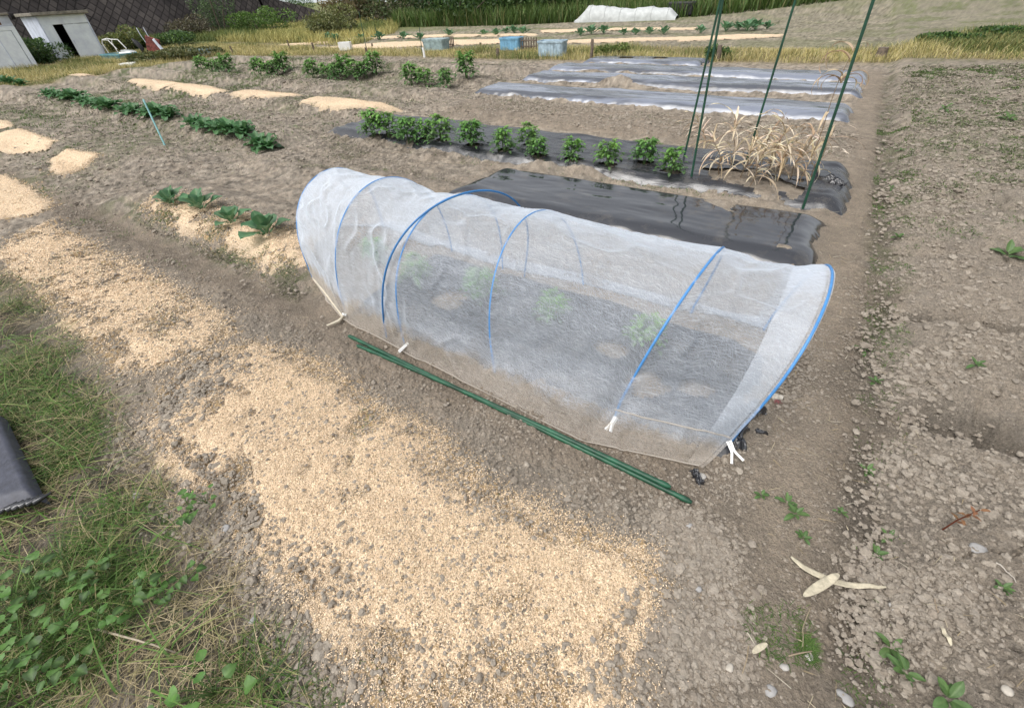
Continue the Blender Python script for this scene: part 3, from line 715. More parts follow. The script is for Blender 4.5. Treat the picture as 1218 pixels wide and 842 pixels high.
# overhang past the last hoop and closed left end
last = RC[-1]; out = last+np.array([.035, -.0, -.006])*np.linspace(.3, 1, len(last))[:, None]
hm = np.array([last, last*.5+out*.5, out]); mb = MB(); mb.grid(toL(hm)); mb.build('hem', 'cover_fold', tun, uv=cuv(hm))
first = RC[0]; ctr = np.array([first[:, 0].min()-.10, first[:, 1].mean(), .03]); rows = []
for q in np.linspace(0, 1, 18):
    rr = first*(1-q)+ctr*q; rr[:, 0] += -.07*math.sin(q*PI)-.01*np.sin(np.arange(len(first))*.55)*q*(1-q)*4
    rr[:, 2] = np.maximum(rr[:, 2], Hs(rr[:, 0], rr[:, 1])+.01); rows.append(rr)
rows = np.array(rows); mb = MB(); mb.grid(toL(rows)); mb.build('end_panel', 'cover', tun, uv=cuv(rows))
# rolled lower hem and the taut fold between the last two clips
pe = RC[::2, 0]+np.array([0, 0, .004]); pe[:, 2] += .003*fbm(pe[:, 0]*9, pe[:, 1]*9, 320, 2)
mb = MB(); mb.tube(toL(pe), .0035, 6); mb.build('rolled_hem', 'cover_fold', tun)
ia = int(4.03/5*330); fo_ = RC[ia:, :, :]; nn_ = len(fo_); jf = (15-2*np.sin(np.linspace(0, PI, nn_))).astype(int)
pf = np.array([fo_[i, jf[i]] for i in range(nn_)]); pf[:, 2] = np.convolve(np.pad(pf[:, 2], 6, 'edge'), np.ones(13)/13, 'valid'); pf[:, 1] = np.convolve(np.pad(pf[:, 1], 6, 'edge'), np.ones(13)/13, 'valid')
mb = MB(); mb.tube(toL(pf+np.array([-.002, -.006, .004])), .0035, 6); mb.build('gathered_fold', 'cover_fold', tun)
# folded-in hem band next to the mouth
RH = cover(4.70, 4.99, 24, .018, .6); n = RH.shape[1]; w = .35+.65*np.sin(np.linspace(0, PI, n))
Q = np.array([RH[-1]*(1-(1-q)*w[:, None])+RH[0]*((1-q)*w[:, None]) for q in np.linspace(0, 1, 24)])
mb = MB(); mb.grid(toL(Q)); mb.build('folded_hem', 'cover_fold', tun, uv=cuv(Q))
for i, hc in enumerate(HC):
    g = hc.copy(); g[0, 2] = g[-1, 2] = -.06
    mb = MB(); mb.tube(toL(g + (0 if i < 5 else np.array([.012, 0, .004]))), .0045 if i not in (4, 5) else .0058, 8); mb.build('hoop', 'blue_hoop', tun)
# the pressing hoop laid over the cover
oh = hoop_curve((459, 401), .775, .16, .33, .6, 64, 1.02); oh[0, 2] = oh[-1, 2] = -.05
mb = MB(); mb.tube(toL(oh), .0055, 8); mb.build('outer_hoop', plain('strong blue hoop', (.03, .17, .42), .35), tun)
o = film((-2.25, .13, 1.40, 2.26, .05), 'film_in', 'dusty black film with torn soil patches inside the white tunnel', holes=[(-1.7, 1.75, .09), (-.35, 1.62, .08), (-.6, 1.8, .07), (-.12, 1.7, .06), (-1.1, 1.95, .08)], wav=.02, zo=.0, drop=.04)
# rope / gathered edge at left end
mb = MB(); a = np.array([*at(373, 333), .02]); b = np.array([*at(409, 380), .02]); mb.tube([a, a*.6+b*.4+(0, 0, .012), b], .006, 6)
mb.tube([b, b+np.array([.02, -.05, .004]), b+np.array([-.01, -.12, .002])], [.008, .011, .006], 6)
mb.build('gathered_edge', plain('cream tied edge', (.6, .54, .42), .8), None); tag(bpy.data.objects['gathered_edge'], 'cream coloured twisted cloth strip tied at the tunnel foot', 'cord')
bpy.data.objects['gathered_edge'].name = 'tie_strip'

def clothespin(px, ang, label, open_=.34, z=.05, sc=1.):
    x, y, zz = *at(px[0], px[1], z), z
    o = empty('clothespin', (x, y, zz), ang, label, 'clothespin', 'white clothespins holding the cover')
    for s in (-1, 1):
        mb = MB(); n = 10; pts = []
        for q in np.linspace(-1, 1, n): pts.append((q*.036*sc, s*(.004+.010*max(0, q)*open_*3+.004*max(0, -q)*.3)*sc, 0))
        pts = np.array(pts)
        for i in range(n-1):
            c = (pts[i]+pts[i+1])/2; d = pts[i+1]-pts[i]; a = math.atan2(d[1], d[0])
            R = Matrix.Rotation(a, 3, 'Z'); mb.box(c, (np.linalg.norm(d)*1.08, .0075*sc, .013*sc), R)
        j = mb.build('jaw', 'white', o, False)
    mb = MB(); th = np.linspace(0, 6*PI, 40); mb.tube(np.stack([np.cos(th)*.0045*sc-.004, np.sin(th)*.0045*sc, (th/(6*PI)-.5)*.012*sc], -1), .0009*sc, 5); mb.build('spring', plain('spring steel', (.5, .5, .5), .3, 1), o)
    o.rotation_euler = (.5, .5, ang)
    return o
clothespin((410, 374), 2.6, 'white clothespin at the left foot of the tunnel beside the cream strip', .3, .04)
clothespin((480, 413), -2.0, 'white clothespin clipped at the hoop foot above the green pole ends', .3, .04)
clothespin((728, 504), -1.7, 'white clothespin at the foot of the hoop nearest the open mouth', .4, .07, 1.0)
clothespin((872, 537), -.75, 'white clothespin at the near corner of the tunnel mouth, farthest right', .5, .05, 1.25)

# ---------------------------------------------------------------- green poles
def pole(p0, p1, r, label, mat='pole_green', name='garden_pole', grp=None, bend=0.):
    p0 = np.array(p0, float); p1 = np.array(p1, float); Ln = np.linalg.norm(p1-p0); n = int(Ln/.012)
    o = empty(name, tuple(p0), 0, label, 'garden pole', grp)
    q = np.linspace(0, 1, n); pts = (p1-p0)*q[:, None]; side = np.cross(p1-p0, (0, 0, 1)); side = side/(np.linalg.norm(side)+1e-9)
    pts = pts+side*(bend*np.sin(q*PI))[:, None]
    rr = r*(1+.035*(np.arange(n) % 3 == 0))
    mb = MB(); mb.tube(pts[3:-3], rr[3:-3], 10); mb.build('shaft', mat, o)
    for e0, e1, tip in ((pts[3], pts[0], 0), (pts[-4], pts[-1], 1)):
        mb = MB(); mb.tube([e0*.9999+(e0-e1)*.3, e0, e0*.4+e1*.6, e1], [r*1.12, r*1.15, r*1.1, r*.5], 10); mb.build('end_cap', mat, o)
    return o
a = at(414, 398, .03); b = at(824, 595, .03); pole((*a, g1(*a)+.024), (*b, g1(*b)+.022), .0105, 'longer green pole lying along the tunnel, its right end sticking out farther', grp='green poles lying on the soil')
a = at(424, 409, .02); b = at(797, 582, .02); pole((*a, g1(*a)+.016), (*b, g1(*b)+.03), .0105, 'shorter green pole lying nearest the husks, its right end tucked behind the other', grp='green poles lying on the soil', bend=-.012)
def up_pole(bpx, tpx, Ln, r, label, grp, z0=.0):
    x, y, z = seat(*bpx, .1); best = None
    # find the tilt whose image runs through the second surveyed point
    for tu in np.linspace(-.3, .3, 121):
        d = np.array([tu, 0, 1.]); d /= np.linalg.norm(d)
        for hh in np.linspace(.8, Ln, 60):
            q = proj(*(np.array([x, y, z])+d*hh)); e = abs(q[0]-tpx[0])+abs(q[1]-tpx[1])
            if best is None or e < best[0]: best = (e, tu)
    d = np.array([best[1], 0, 1.]); d /= np.linalg.norm(d)
    print('pole', label[:30], best)
    return pole(np.array([x, y, z])-d*.15, np.array([x, y, z])+d*Ln, r, label, 'pole_green2', grp=grp)
up_pole((958, 240), (1039, 2), 2.25, .011, 'thick dark green pole standing nearest, at the right end of the potato bed', 'dark green poles standing in the potato bed')
up_pole((887, 194), (946, 2), 2.35, .010, 'dark green pole standing behind the dry corn leaves', 'dark green poles standing in the potato bed')
up_pole((822, 213), (860, 2), 2.3, .010, 'front pole of the close pair standing left of the dry corn', 'dark green poles standing in the potato bed')
up_pole((813, 190), (856, 2), 2.4, .010, 'back pole of the close pair standing left of the dry corn', 'dark green poles standing in the potato bed')
x, y, z = seat(196, 173); d = None
best = min(((abs(proj(x+a_*h_, y+b_*h_, z+h_)[0]-170)+abs(proj(x+a_*h_, y+b_*h_, z+h_)[1]-118), a_, b_, h_) for a_ in np.linspace(-.9, .3, 40) for b_ in (-.2, 0, .2) for h_ in np.linspace(.3, 1.1, 30)))
pole((x, y, z-.02), (x+best[1]*best[3], y+best[2]*best[3], z+best[3]), .012, 'thin pale teal stake leaning left beside the dark green leaf row', 'teal')

# ---------------------------------------------------------------- plants
def potato_mesh(seed, n=26, col=(.055, .135, .04), h=.32):
    random.seed(seed); fo = MB(); st = MB()
    for k in range(n):
        lv = random.random(); az = random.uniform(0, 2*PI); zz = h*(.25+.75*lv); rr = .03+.03*random.random()
        Lr = random.uniform(.09, .16)*(1.15-.45*lv); el = random.uniform(.3, 1.0)*(.5+.7*lv)
        b0 = np.array([math.cos(az)*rr, math.sin(az)*rr, zz]); cur = []
        for q in np.linspace(0, 1, 5): cur.append(b0+np.array([math.cos(az)*Lr*q*math.cos(el), math.sin(az)*Lr*q*math.cos(el), Lr*(q*math.sin(el)-.55*q*q)]))
        st.tube(cur, [.003, .0026, .0022, .0018, .001], 4, jit((.09, .16, .05)), False)
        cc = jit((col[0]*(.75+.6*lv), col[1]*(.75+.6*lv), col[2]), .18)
        for j, q in enumerate((.35, .35, .65, .65, 1.)):
            p = np.array(cur[int(q*4)]); a2 = az+((-1, 1)[j % 2]*random.uniform(.7, 1.2) if j < 4 else random.uniform(-.2, .2))
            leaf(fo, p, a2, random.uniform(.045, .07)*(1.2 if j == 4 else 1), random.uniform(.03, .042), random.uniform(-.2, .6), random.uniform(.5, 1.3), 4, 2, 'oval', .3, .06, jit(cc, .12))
    for k in range(5):
        a = random.uniform(0, 6.3); st.tube([(0.01*math.cos(a), .01*math.sin(a), -.03), (.025*math.cos(a), .025*math.sin(a), h*.4), (.035*math.cos(a), .035*math.sin(a), h*.85)], [.006, .005, .003], 5, (.1, .17, .06))
    return fo, st
def proto_plant(name, fo, st, mat='leaf', parts=('foliage', 'stem')):
    o = empty(name); ch = [fo.build(parts[0], mat, o)]
    if st is not None: ch.append(st.build(parts[1], mat, o))
    return o, ch
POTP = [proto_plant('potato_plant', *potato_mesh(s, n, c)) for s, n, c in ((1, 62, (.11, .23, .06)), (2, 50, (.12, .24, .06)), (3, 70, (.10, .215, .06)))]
def place(protos, pts, name, cat, grp, labels, sc=(0.85, 1.15), seed=5, shrink=0.):
    random.seed(seed); used = set()
    for i, (x, y, z) in enumerate(pts):
        o, ch = protos[i % len(protos)]; s = random.uniform(*sc)*(1-shrink*i/len(pts))
        c = dup(o, (x, y, z-.01), random.uniform(0, 6.28), s, None, grp, ch); c.name = name; c['category'] = cat; c['label'] = labels[i] if isinstance(labels, list) else labels
ORD = ['leftmost', 'second', 'third', 'fourth', 'fifth', 'sixth', 'seventh', 'eighth', 'ninth', 'tenth', 'eleventh', 'twelfth', 'thirteenth', 'fourteenth', 'fifteenth', 'sixteenth']
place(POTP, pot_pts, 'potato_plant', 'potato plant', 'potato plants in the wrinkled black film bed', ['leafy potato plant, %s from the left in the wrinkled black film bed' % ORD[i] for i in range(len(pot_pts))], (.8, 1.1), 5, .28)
grp_px = [('left group', [(243,84),(254,84),(264,84),(274,85)]), ('compact group', [(310,87),(320,88),(330,88),(340,87)]), ('wide group', [(374,92),(392,92),(402,93),(413,92),(424,93),(437,93),(449,92)]), ('right group', [(490,99),(507,101),(531,102),(556,98)])]
for nm, l in grp_px:
    pts = [seat(a, b+3) for a, b in l]
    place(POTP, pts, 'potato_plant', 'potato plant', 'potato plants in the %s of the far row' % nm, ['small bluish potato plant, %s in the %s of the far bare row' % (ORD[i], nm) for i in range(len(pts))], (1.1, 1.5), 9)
# inside the tunnel
ins = [(446, 300), (496, 330), (572, 350), (658, 375), (768, 404)]
pts = []
for a, b in ins: x, y = at(a, b, .1); pts.append((x, y, g1(x, y)+.02))
place(POTP, pts, 'seedling', 'seedling', 'seedlings seen through the cover', ['green seedling under the white cover, %s from the left' % ORD[i] for i in range(5)], (.5, .65), 3)

def rosette(seed, n, L_, W_, col, rib, el=(.5, 1.2), curl=(.8, 1.5), shape='paddle', pet=.35, wave=.08):
    random.seed(seed); mb = MB()
    for k in range(n):
        lv = k/n; az = k*2.4+random.uniform(-.3, .3); l = L_*random.uniform(.75, 1.1)*(1-.35*lv)
        leaf(mb, (.01*math.cos(az), .01*math.sin(az), .01+.02*lv), az, l, W_*random.uniform(.8, 1.1)*(1-.25*lv), el[0]+(el[1]-el[0])*lv+random.uniform(-.1, .1), random.uniform(*curl)*(1-.4*lv), 8, 6, shape, .3, wave, jit(col, .15), rib, pet)
    return mb
CAB = [proto_plant('cabbage_seedling', rosette(s, 10, .27, .15, (.09, .2, .095), (.26, .38, .2), (.6, 1.35), (.3, 1.0), 'paddle', .36, .07), None) for s in (11, 12, 13)]
cpx = [(203, 241), (240, 250), (277, 266), (318, 279)]
place(CAB, [seat(a, b, .12) for a, b in cpx], 'cabbage_seedling', 'cabbage', 'young cabbages in the husk mulch', ['young cabbage in husk mulch, smallest and leftmost of four', 'young cabbage in husk mulch, second from the left', 'young cabbage in husk mulch, third from the left', 'young cabbage in husk mulch nearest the tunnel'], (.75, 1.05), 4)
DK = [proto_plant('radish_plant', rosette(s, 18, .36, .17, (.07, .175, .065), (.18, .3, .12), (.45, 1.3), (.7, 1.5), 'paddle', .15, .14), None) for s in (21, 22, 23)]
dk_px = [('leftmost clump', [(60,113),(70,114),(80,116),(90,117)]), ('second clump', [(100,121),(110,123),(120,125),(130,127)]), ('third clump', [(152,133),(164,136),(177,137),(190,138),(202,139)]), ('nearest clump', [(232,148),(246,151),(260,154),(275,157),(290,160),(306,163),(316,164)])]
for nm, l in dk_px:
    pts = [seat(a, b+2, .1) for a, b in l]
    place(DK, pts, 'radish_plant', 'radish plant', 'dark leafy plants in the %s of the row' % nm, ['dark green leafy plant, %s in the %s of the long row' % (ORD[i], nm) for i in range(len(pts))], (.68, .95), 8)
pts = [seat(a, b) for a, b in ((4, 101), (14, 101), (25, 102))]
place(DK, pts, 'radish_plant', 'radish plant', 'dark leafy plants at the left edge', ['dark leafy plant by the left edge below the sheds, %s' % w for w in ('cut by the frame', 'in the middle', 'on the right')], (.9, 1.2), 6)
# far cabbages beyond the strip
fpx = [(690,42),(703,41),(718,41),(742,42),(756,42),(772,41),(789,41),(833,40),(863,38),(878,36),(888,37),(898,36),(912,35), (590,42),(602,41),(612,40),(622,41),(575,43),(535,44),(500,47),(480,47),(452,48),(430,48),(400,49),(392,49)]
place(CAB, [seat(a, b) for a, b in fpx], 'cabbage_plant', 'cabbage', 'cabbages beyond the grass strip', 'dark green cabbage growing in the husk rows beyond the grass strip', (1.2, 1.9), 7)
# weeds in the right-hand plot and paths
WD = [proto_plant('broadleaf_weed', rosette(s, 7, .11, .045, (.09, .17, .05), (.14, .22, .08), (.2, 1.0), (.4, 1.1), 'oval', 0, .05), None) for s in (31, 32, 33)]
wpx = [((1198,303), 1.7, 'large leafy weed at the right edge of the raised plot'), ((1160,435), .7, 'small weed with four leaves on the cracked ridge'), ((1024,417), .8, 'weed in the furrow beside the trodden path'), ((1068,284), .9, 'weed where path meets furrow, beyond the ridge'),
       ((1122,133), 1.6, 'dark weed far up the right-hand plot'), ((1198,143), 1.8, 'broad weed far up at the right edge'), ((1126,832), .9, 'bright weed cut by the bottom edge right of the path'), ((1075,800), .8, 'weed at the bottom near pale stones'),
       ((1060,770), .7, 'weed beside the furrow near the bottom right'), ((1190,700), .5, 'tiny weed at the right edge near the stones'), ((935,598), .6, 'grey green weed right of the tunnel mouth'), ((945,612), .7, 'flat weed on the path under the grey green one'),
       ((955,640), .5, 'small flat weed above the crossed husk leaves'), ((905,590), .5, 'seedling weed just right of the pole end'), ((1055,640), .6, 'low weed in the dark furrow'), ((1040,660), .6, 'low weed left of the reddish seedling'),
       ((1060,225), .7, 'green weed in the furrow level with the film end'), ((1072,180), .8, 'green weed farther up the furrow'), ((1040,455), .6, 'weed hugging the furrow side beside the ridge'), ((1030,560), .6, 'pair of leaves in the dark part of the furrow'), ((1000,610), .4, 'tiny weed on the path left of the furrow'), ((375,255), .0, '')]
for i, (p, s, lb) in enumerate(wpx):
    if not s: continue
    x, y, z = seat(*p, .08); o, ch = WD[i % 3]; c = dup(o, (x, y, z), i*1.3, s*.68, lb, 'broadleaf weeds', ch); c.name = 'broadleaf_weed'; c['category'] = 'weed'
def heart_plant(seed):
    random.seed(seed); fo = MB(); st = MB()
    for k in range(9):
        az = random.uniform(0, 6.28); l = random.uniform(.02, .11); hgt = random.uniform(.03, .12)
        p = np.array([math.cos(az)*l, math.sin(az)*l, hgt]); st.tube([(0, 0, 0), p*.5+(0, 0, .02), p], [.0015, .0013, .001], 4, (.1, .17, .05))
        leaf(fo, p, az+random.uniform(-.5, .5), random.uniform(.022, .044), random.uniform(.022, .044), random.uniform(-.1, .5), .6, 6, 4, 'heart', .2, .05, jit((.075, .165, .032), .5), (.12, .22, .06))
    return fo, st
HT = [proto_plant('creeping_weed', *heart_plant(s)) for s in (41, 42, 43)]
hpx = [((12,710), 1.1, 'by the left edge with several pale green leaves'), ((45,712), 1.1, 'with three leaves in a line near the left edge'), ((85,705), .9, 'right of the line of three leaves'), ((40,760), 1.2, 'large, low at the left edge'), ((165,722), 1., 'single stemmed, in the middle of the grass'), ((190,713), .7, 'small, right in the grass beside bare soil'),
       ((258,826), 1.2, 'bright, lowest at the bottom edge'), ((225,690), .8, 'between grass and clods'), ((230,610), .9, 'at the edge of the husks'), ((248,600), .7, 'touching the husk edge'), ((100,790), .9, 'near the bottom left in long grass'), ((20,830), 1., 'in the bottom left corner'), ((20,735), .9, 'just below the one with pale leaves'), ((70,775), 1., 'dark, in deep grass low on the left'), ((35,795), 1.1, 'dense, above the bottom left corner'), ((120,760), 1., 'crossed by the pale stalk'), ((140,690), .9, 'above the single stemmed one')]
for i, (p, s, lb) in enumerate(hpx):
    x, y, z = seat(*p, .03); o, ch = HT[i % 3]; c = dup(o, (x, y, z+.01), i*1.9, s, 'creeping round-leaved weed '+lb, 'round-leaved weeds in the near grass', ch); c.name = 'creeping_weed'; c['category'] = 'weed'
# reddish seedling
x, y, z = seat(1120, 630, .1); random.seed(3); o = empty('red_seedling', (x, y, z), 0, 'small reddish brown seedling standing alone on the right-hand ridge', 'seedling')
mb = MB(); mb.tube([(0, 0, -.01), (.008, 0, .07), (.03, .004, .15)], [.0028, .0024, .0014], 5, (.14, .04, .02)); mb.build('stem', 'leaf', o)
mb = MB()
for k in range(9): leaf(mb, (.010+.020*k/8, .002, .06+.09*k/8), k*2.4, .03, .011, .5, .8, 4, 2, 'oval', .3, .1, jit((.24, .12, .06)))
mb.build('foliage', 'leaf', o)
# remove template plants from the scene (copies keep their meshes)
for lst in (POTP, CAB, DK, WD, HT):
    for o, ch in lst:
        for c in ch: bpy.data.objects.remove(c)
        bpy.data.objects.remove(o)

# ---------------------------------------------------------------- dry corn clump
def corn(px, hgt, n, lean, label, seed, spread=.32, top=True):
    random.seed(seed); x, y, z = seat(*px, .12); o = empty('dry_corn_plant', (x, y, z), 0, label, 'dry corn', 'dry corn plants at the end of the potato bed')
    st = MB(); pts = [np.array([lean*q*q*hgt+.012*math.sin(q*9+seed), .3*lean*q*hgt+.012*math.cos(q*7), hgt*q]) for q in np.linspace(-.03, 1, 12)]
    st.tube(pts, np.linspace(.005, .0018, 12), 6, (.26, .19, .12)); st.build('stem', 'dry', o)
    mb = MB()
    for k in range(n):
        q = random.uniform(.25, 1); p = pts[int(q*11)]; col = jit(random.choice([(.68, .57, .41), (.58, .47, .32), (.74, .65, .5), (.46, .35, .23)]), .2)
        leaf(mb, p, random.uniform(0, 6.28), random.uniform(.6, 1.2)*spread, random.uniform(.014, .03), random.uniform(-.1, 1.1), random.uniform(.8, 2.4), 10, 2, 'blade', .5, .12, col)
    mb.build('leaves', 'dry', o); return o
CN = [((855,208), .36, 24, -.4, 'dry corn plant with a tent of straw leaves, leftmost of the clump'), ((882,212), .38, 26, .1, 'dry corn plant in the clump between the leftmost and the drooping one'), ((893,222), .38, 22, .1, 'dry corn plant with a pale drooping leaf reaching the film'),
      ((912,205), .40, 28, .1, 'dry corn plant behind the drooping one, full of curled leaves'), ((925,214), .38, 26, -.1, 'dry corn plant in the middle right of the clump'), ((940,212), .42, 28, .2, 'dry corn plant left of the tallest stalk'),
      ((965,212), .38, 18, .1, 'dry corn plant right of the tallest stalk by the thick pole'), ((838,175), .3, 14, -.5, 'small dry corn plant behind the pair of poles'), ((870,195), .45, 24, -.2, 'dry corn plant at the back left of the clump'), ((905,190), .45, 24, .2, 'dry corn plant at the back by the dark pole')]
for i, c in enumerate(CN): corn(*c, seed=60+i)
o = corn((951, 222), 1.15, 8, .02, 'tallest dry corn stalk with a few leaves drooping from its top', 99, .25)
def near_corn_leaf():
    random.seed(5); mb = MB()
    for k in range(9): leaf(mb, (.02, 0, 1.0+random.uniform(-.25, .1)), random.choice([0, 3.1, 2.8, .4, 3.4])+random.uniform(-.3, .3), random.uniform(.2, .34), .03, 1.0, 3.4, 12, 2, 'blade', .4, .1, jit((.52, .4, .27)))
    mb.build('leaves', 'dry', o)
near_corn_leaf()
# few green sprouts under corn
# ---------------------------------------------------------------- grass, clods, straw (numpy batches)
def blades(name, x, y, z, h, w, bend, cols, label, mat='grass', kind='stuff', lean=None, seg=3):
    n = len(x); az = RNG.uniform(0, 2*PI, n) if lean is None else lean
    d = np.stack([np.cos(az), np.sin(az)], -1); sd = np.stack([-np.sin(az), np.cos(az)], -1)
    tw = RNG.uniform(-.8, .8, n); sd = np.stack([sd[:, 0]*np.cos(tw), sd[:, 1]*np.cos(tw), np.sin(tw)*.6], -1)
    rows = []
    for i in range(seg+1):
        q = i/seg; out_ = bend*q**1.6; up = h*(q-.35*np.minimum(bend/np.maximum(h, 1e-4), 2)*q*q)
        c = np.stack([x+d[:, 0]*out_, y+d[:, 1]*out_, z+np.maximum(up, .002*q)], -1)
        ww = (w*(1-q**1.5)*.5+.0002)[:, None]
        rows += [c-sd*ww, c+sd*ww]
    V = np.stack(rows, 1).reshape(-1, 3); b = np.arange(n)[:, None]*(2*(seg+1)); q = []
    for i in range(seg): q.append(np.concatenate([b+2*i, b+2*i+1, b+2*i+3, b+2*i+2], 1))
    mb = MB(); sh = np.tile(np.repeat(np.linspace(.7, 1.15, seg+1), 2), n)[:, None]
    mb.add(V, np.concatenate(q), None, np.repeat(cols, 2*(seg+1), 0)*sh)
    o = mb.build(name, mat); return tag(o, label, 'grass', None, kind)
def pick(n, opts, p, a=.25):
    o = np.array(opts)[RNG.choice(len(opts), n, p=p)]; return o*RNG.uniform(1-a, 1+a, n)[:, None]
def scat(poly, n, dens=None):
    P = np.array(poly); lo = P.min(0); hi = P.max(0); out = []
    tot = 0
    while tot < n:
        x = RNG.uniform(lo[0], hi[0], n*3); y = RNG.uniform(lo[1], hi[1], n*3); m = sdf(poly, x, y) > 0
        if dens is not None: m &= RNG.random(len(x)) < dens(x, y)
        out.append(np.stack([x[m], y[m]], -1)); tot += m.sum()
        if m.sum() < 5: break
    o = np.concatenate(out)[:n]; return o[:, 0], o[:, 1]
GN = PX([(-60,300),(30,335),(75,372),(118,430),(140,470),(165,520),(205,575),(245,620),(300,690),(340,760),(400,860),(200,900),(-300,900),(-300,500)])
dn = lambda x, y: ss(.46, .62, fbm(x*3.2, y*3.2, 401, 3))*np.clip(1.6/np.hypot(x, y), .15, 1)*ss(-.0, .35, sdf(GN, x, y)+.06)
x, y = scat(GN, 21000, dn); n = len(x)
h = RNG.gamma(2.2, .016, n)+.012
blades('grass', x, y, gz(x, y)-.004, h, RNG.uniform(.0014, .005, n), h*RNG.uniform(.5, 2.2, n), pick(n, [(.075, .155, .025), (.11, .2, .04), (.19, .23, .07), (.045, .10, .022), (.36, .31, .16)], [.28, .22, .14, .2, .16]), 'matted green grass in the near left corner')
dn2 = lambda x, y: (.25+.75*ss(.4, .6, fbm(x*2.5+4, y*2.5, 402, 3)))*np.clip(1.6/np.hypot(x, y), .15, 1)
x, y = scat(GN, 7500, dn2); n = len(x)
blades('dry_grass', x, y, gz(x, y)+RNG.uniform(0, .02, n), RNG.uniform(.004, .03, n), RNG.uniform(.001, .0028, n), RNG.uniform(.04, .20, n), pick(n, [(.52, .43, .27), (.4, .33, .18), (.3, .27, .12), (.18, .14, .09)], [.4, .3, .2, .1]), 'dry straw lying among the near grass', 'dry')
# long green blades
x, y = scat(PX([(-60,400),(60,400),(110,520),(200,640),(260,830),(-200,860)]), 420); n = len(x)
blades('long_grass', x, y, gz(x, y), RNG.uniform(.05, .16, n), RNG.uniform(.004, .008, n), RNG.uniform(.12, .34, n), pick(n, [(.1, .2, .035), (.14, .24, .06), (.25, .28, .1)], [.5, .3, .2]), 'long arching green blades over the near grass', seg=6)
# tiny tufts in fields and furrow
regs = [(PX([(1000,842),(1090,842),(1075,560),(1080,300),(1085,130),(1045,130),(1035,300),(1015,560)]), 6500, .03), (PX([(1070,300),(1218,300),(1218,85),(1070,90)]), 11000, .035), (PX([(150,250),(350,340),(360,310),(200,230)], .05), 2500, .04),
        (PX([(60,215),(250,330),(150,310),(20,230)]), 700, .03), (PX([(190,600),(420,842),(330,842),(200,660)]), 900, .03), (PX([(880,720),(960,720),(970,790),(900,790)]), 700, .05), (PX([(0,135),(330,70),(560,90),(400,180),(0,200)]), 9000, .06), (PX([(280,420),(740,640),(700,840),(470,840),(200,520)]), 1500, .022), (PX([(10,285),(100,284),(270,385),(180,440),(20,330)]), 700, .03), (PX([(860,230),(700,200),(500,170),(480,185),(700,222),(900,262)]), 900, .05)]
bx, by, bh = [], [], []
for poly, n, hh in regs:
    dd = lambda x, y: ss(.52, .68, fbm(x*3, y*3, 410, 4))+.03
    x, y = scat(poly, n, dd); bx.append(x); by.append(y); bh.append(RNG.uniform(.3, 1., len(x))*hh)
x = np.concatenate(bx); y = np.concatenate(by); h = np.concatenate(bh); n = len(x); D = np.hypot(x, y)
blades('sparse_weeds', x, y, gz(x, y)-.003, h*(.5+.04*D), np.clip(.002+.0009*D, .002, .014), h*.8, pick(n, [(.06, .12, .025), (.09, .16, .035), (.13, .17, .05)], [.4, .4, .2]), 'sparse low weeds sprouting across the beds and furrows', seg=2)
xs_, ys_ = [], []
for poly, n in ((PX([(0,120),(330,75),(620,80),(640,95),(560,130),(560,165),(410,165),(350,205),(200,220),(0,250)]), 26000), (PX([(1070,85),(1218,85),(1218,330),(1060,300)]), 12000), (PX([(560,140),(1010,190),(1010,160),(600,118)]), 2500), (PX([(350,205),(410,165),(560,225),(460,212)]), 1800), (PX([(160,255),(350,345),(350,315),(230,280)], .08), 1800)):
    x, y = scat(poly, n, lambda x, y: .08+.92*ss(.45, .66, fbm(x*2.1, y*3.4, 415, 4))); xs_.append(x); ys_.append(y)
x = np.concatenate(xs_); y = np.concatenate(ys_); clear = np.ones(len(x), bool)
for a, b, c, d, hh in FILM.values(): clear &= ~((x > a-.1) & (x < b+.1) & (y > c-.05) & (y < d+.05))
x, y = x[clear], y[clear]; n = len(x); D = np.hypot(x, y)
blades('weed_stubble', x, y, gz(x, y)-.004, RNG.uniform(.006, .03, n)*(1+.05*D), np.clip(.0012*D, .003, .016), RNG.uniform(.02, .06, n)*(1+.04*D), pick(n, [(.13, .115, .09), (.34, .3, .22), (.16, .18, .08), (.09, .12, .04), (.44, .39, .3)], [.3, .22, .2, .13, .15]), 'withered weed stubble and straw matting the bare rows', seg=2)
# grass strip
x, y = scat(STRIP, 85000, lambda x, y: (.35+.65*ss(.35, .6, fbm(x*.7, y*.7, 420, 3)))*np.clip(22/np.hypot(x, y), .3, 1)); n = len(x)
grn = ss(.5, .66, fbm(x*.35, y*.6, 421, 3))
base = pick(n, [(.56, .47, .2), (.48, .42, .17), (.66, .57, .32), (.34, .31, .12)], [.35, .3, .2, .15], .2); gg = pick(n, [(.11, .15, .04), (.16, .19, .05)], [.5, .5]); mm = (RNG.random(n) < (.15+.6*grn))[:, None]
h = RNG.uniform(.06, .26, n)*(.2+1.2*fbm(x*.8, y*.8, 422, 2))
blades('grass_strip', x, y, gz(x, y)-.02, h, RNG.uniform(.006, .015, n), h*RNG.uniform(.2, .9, n), np.where(mm, gg, base), 'yellowing strip of dry grass along the far edge of the plots', seg=2)
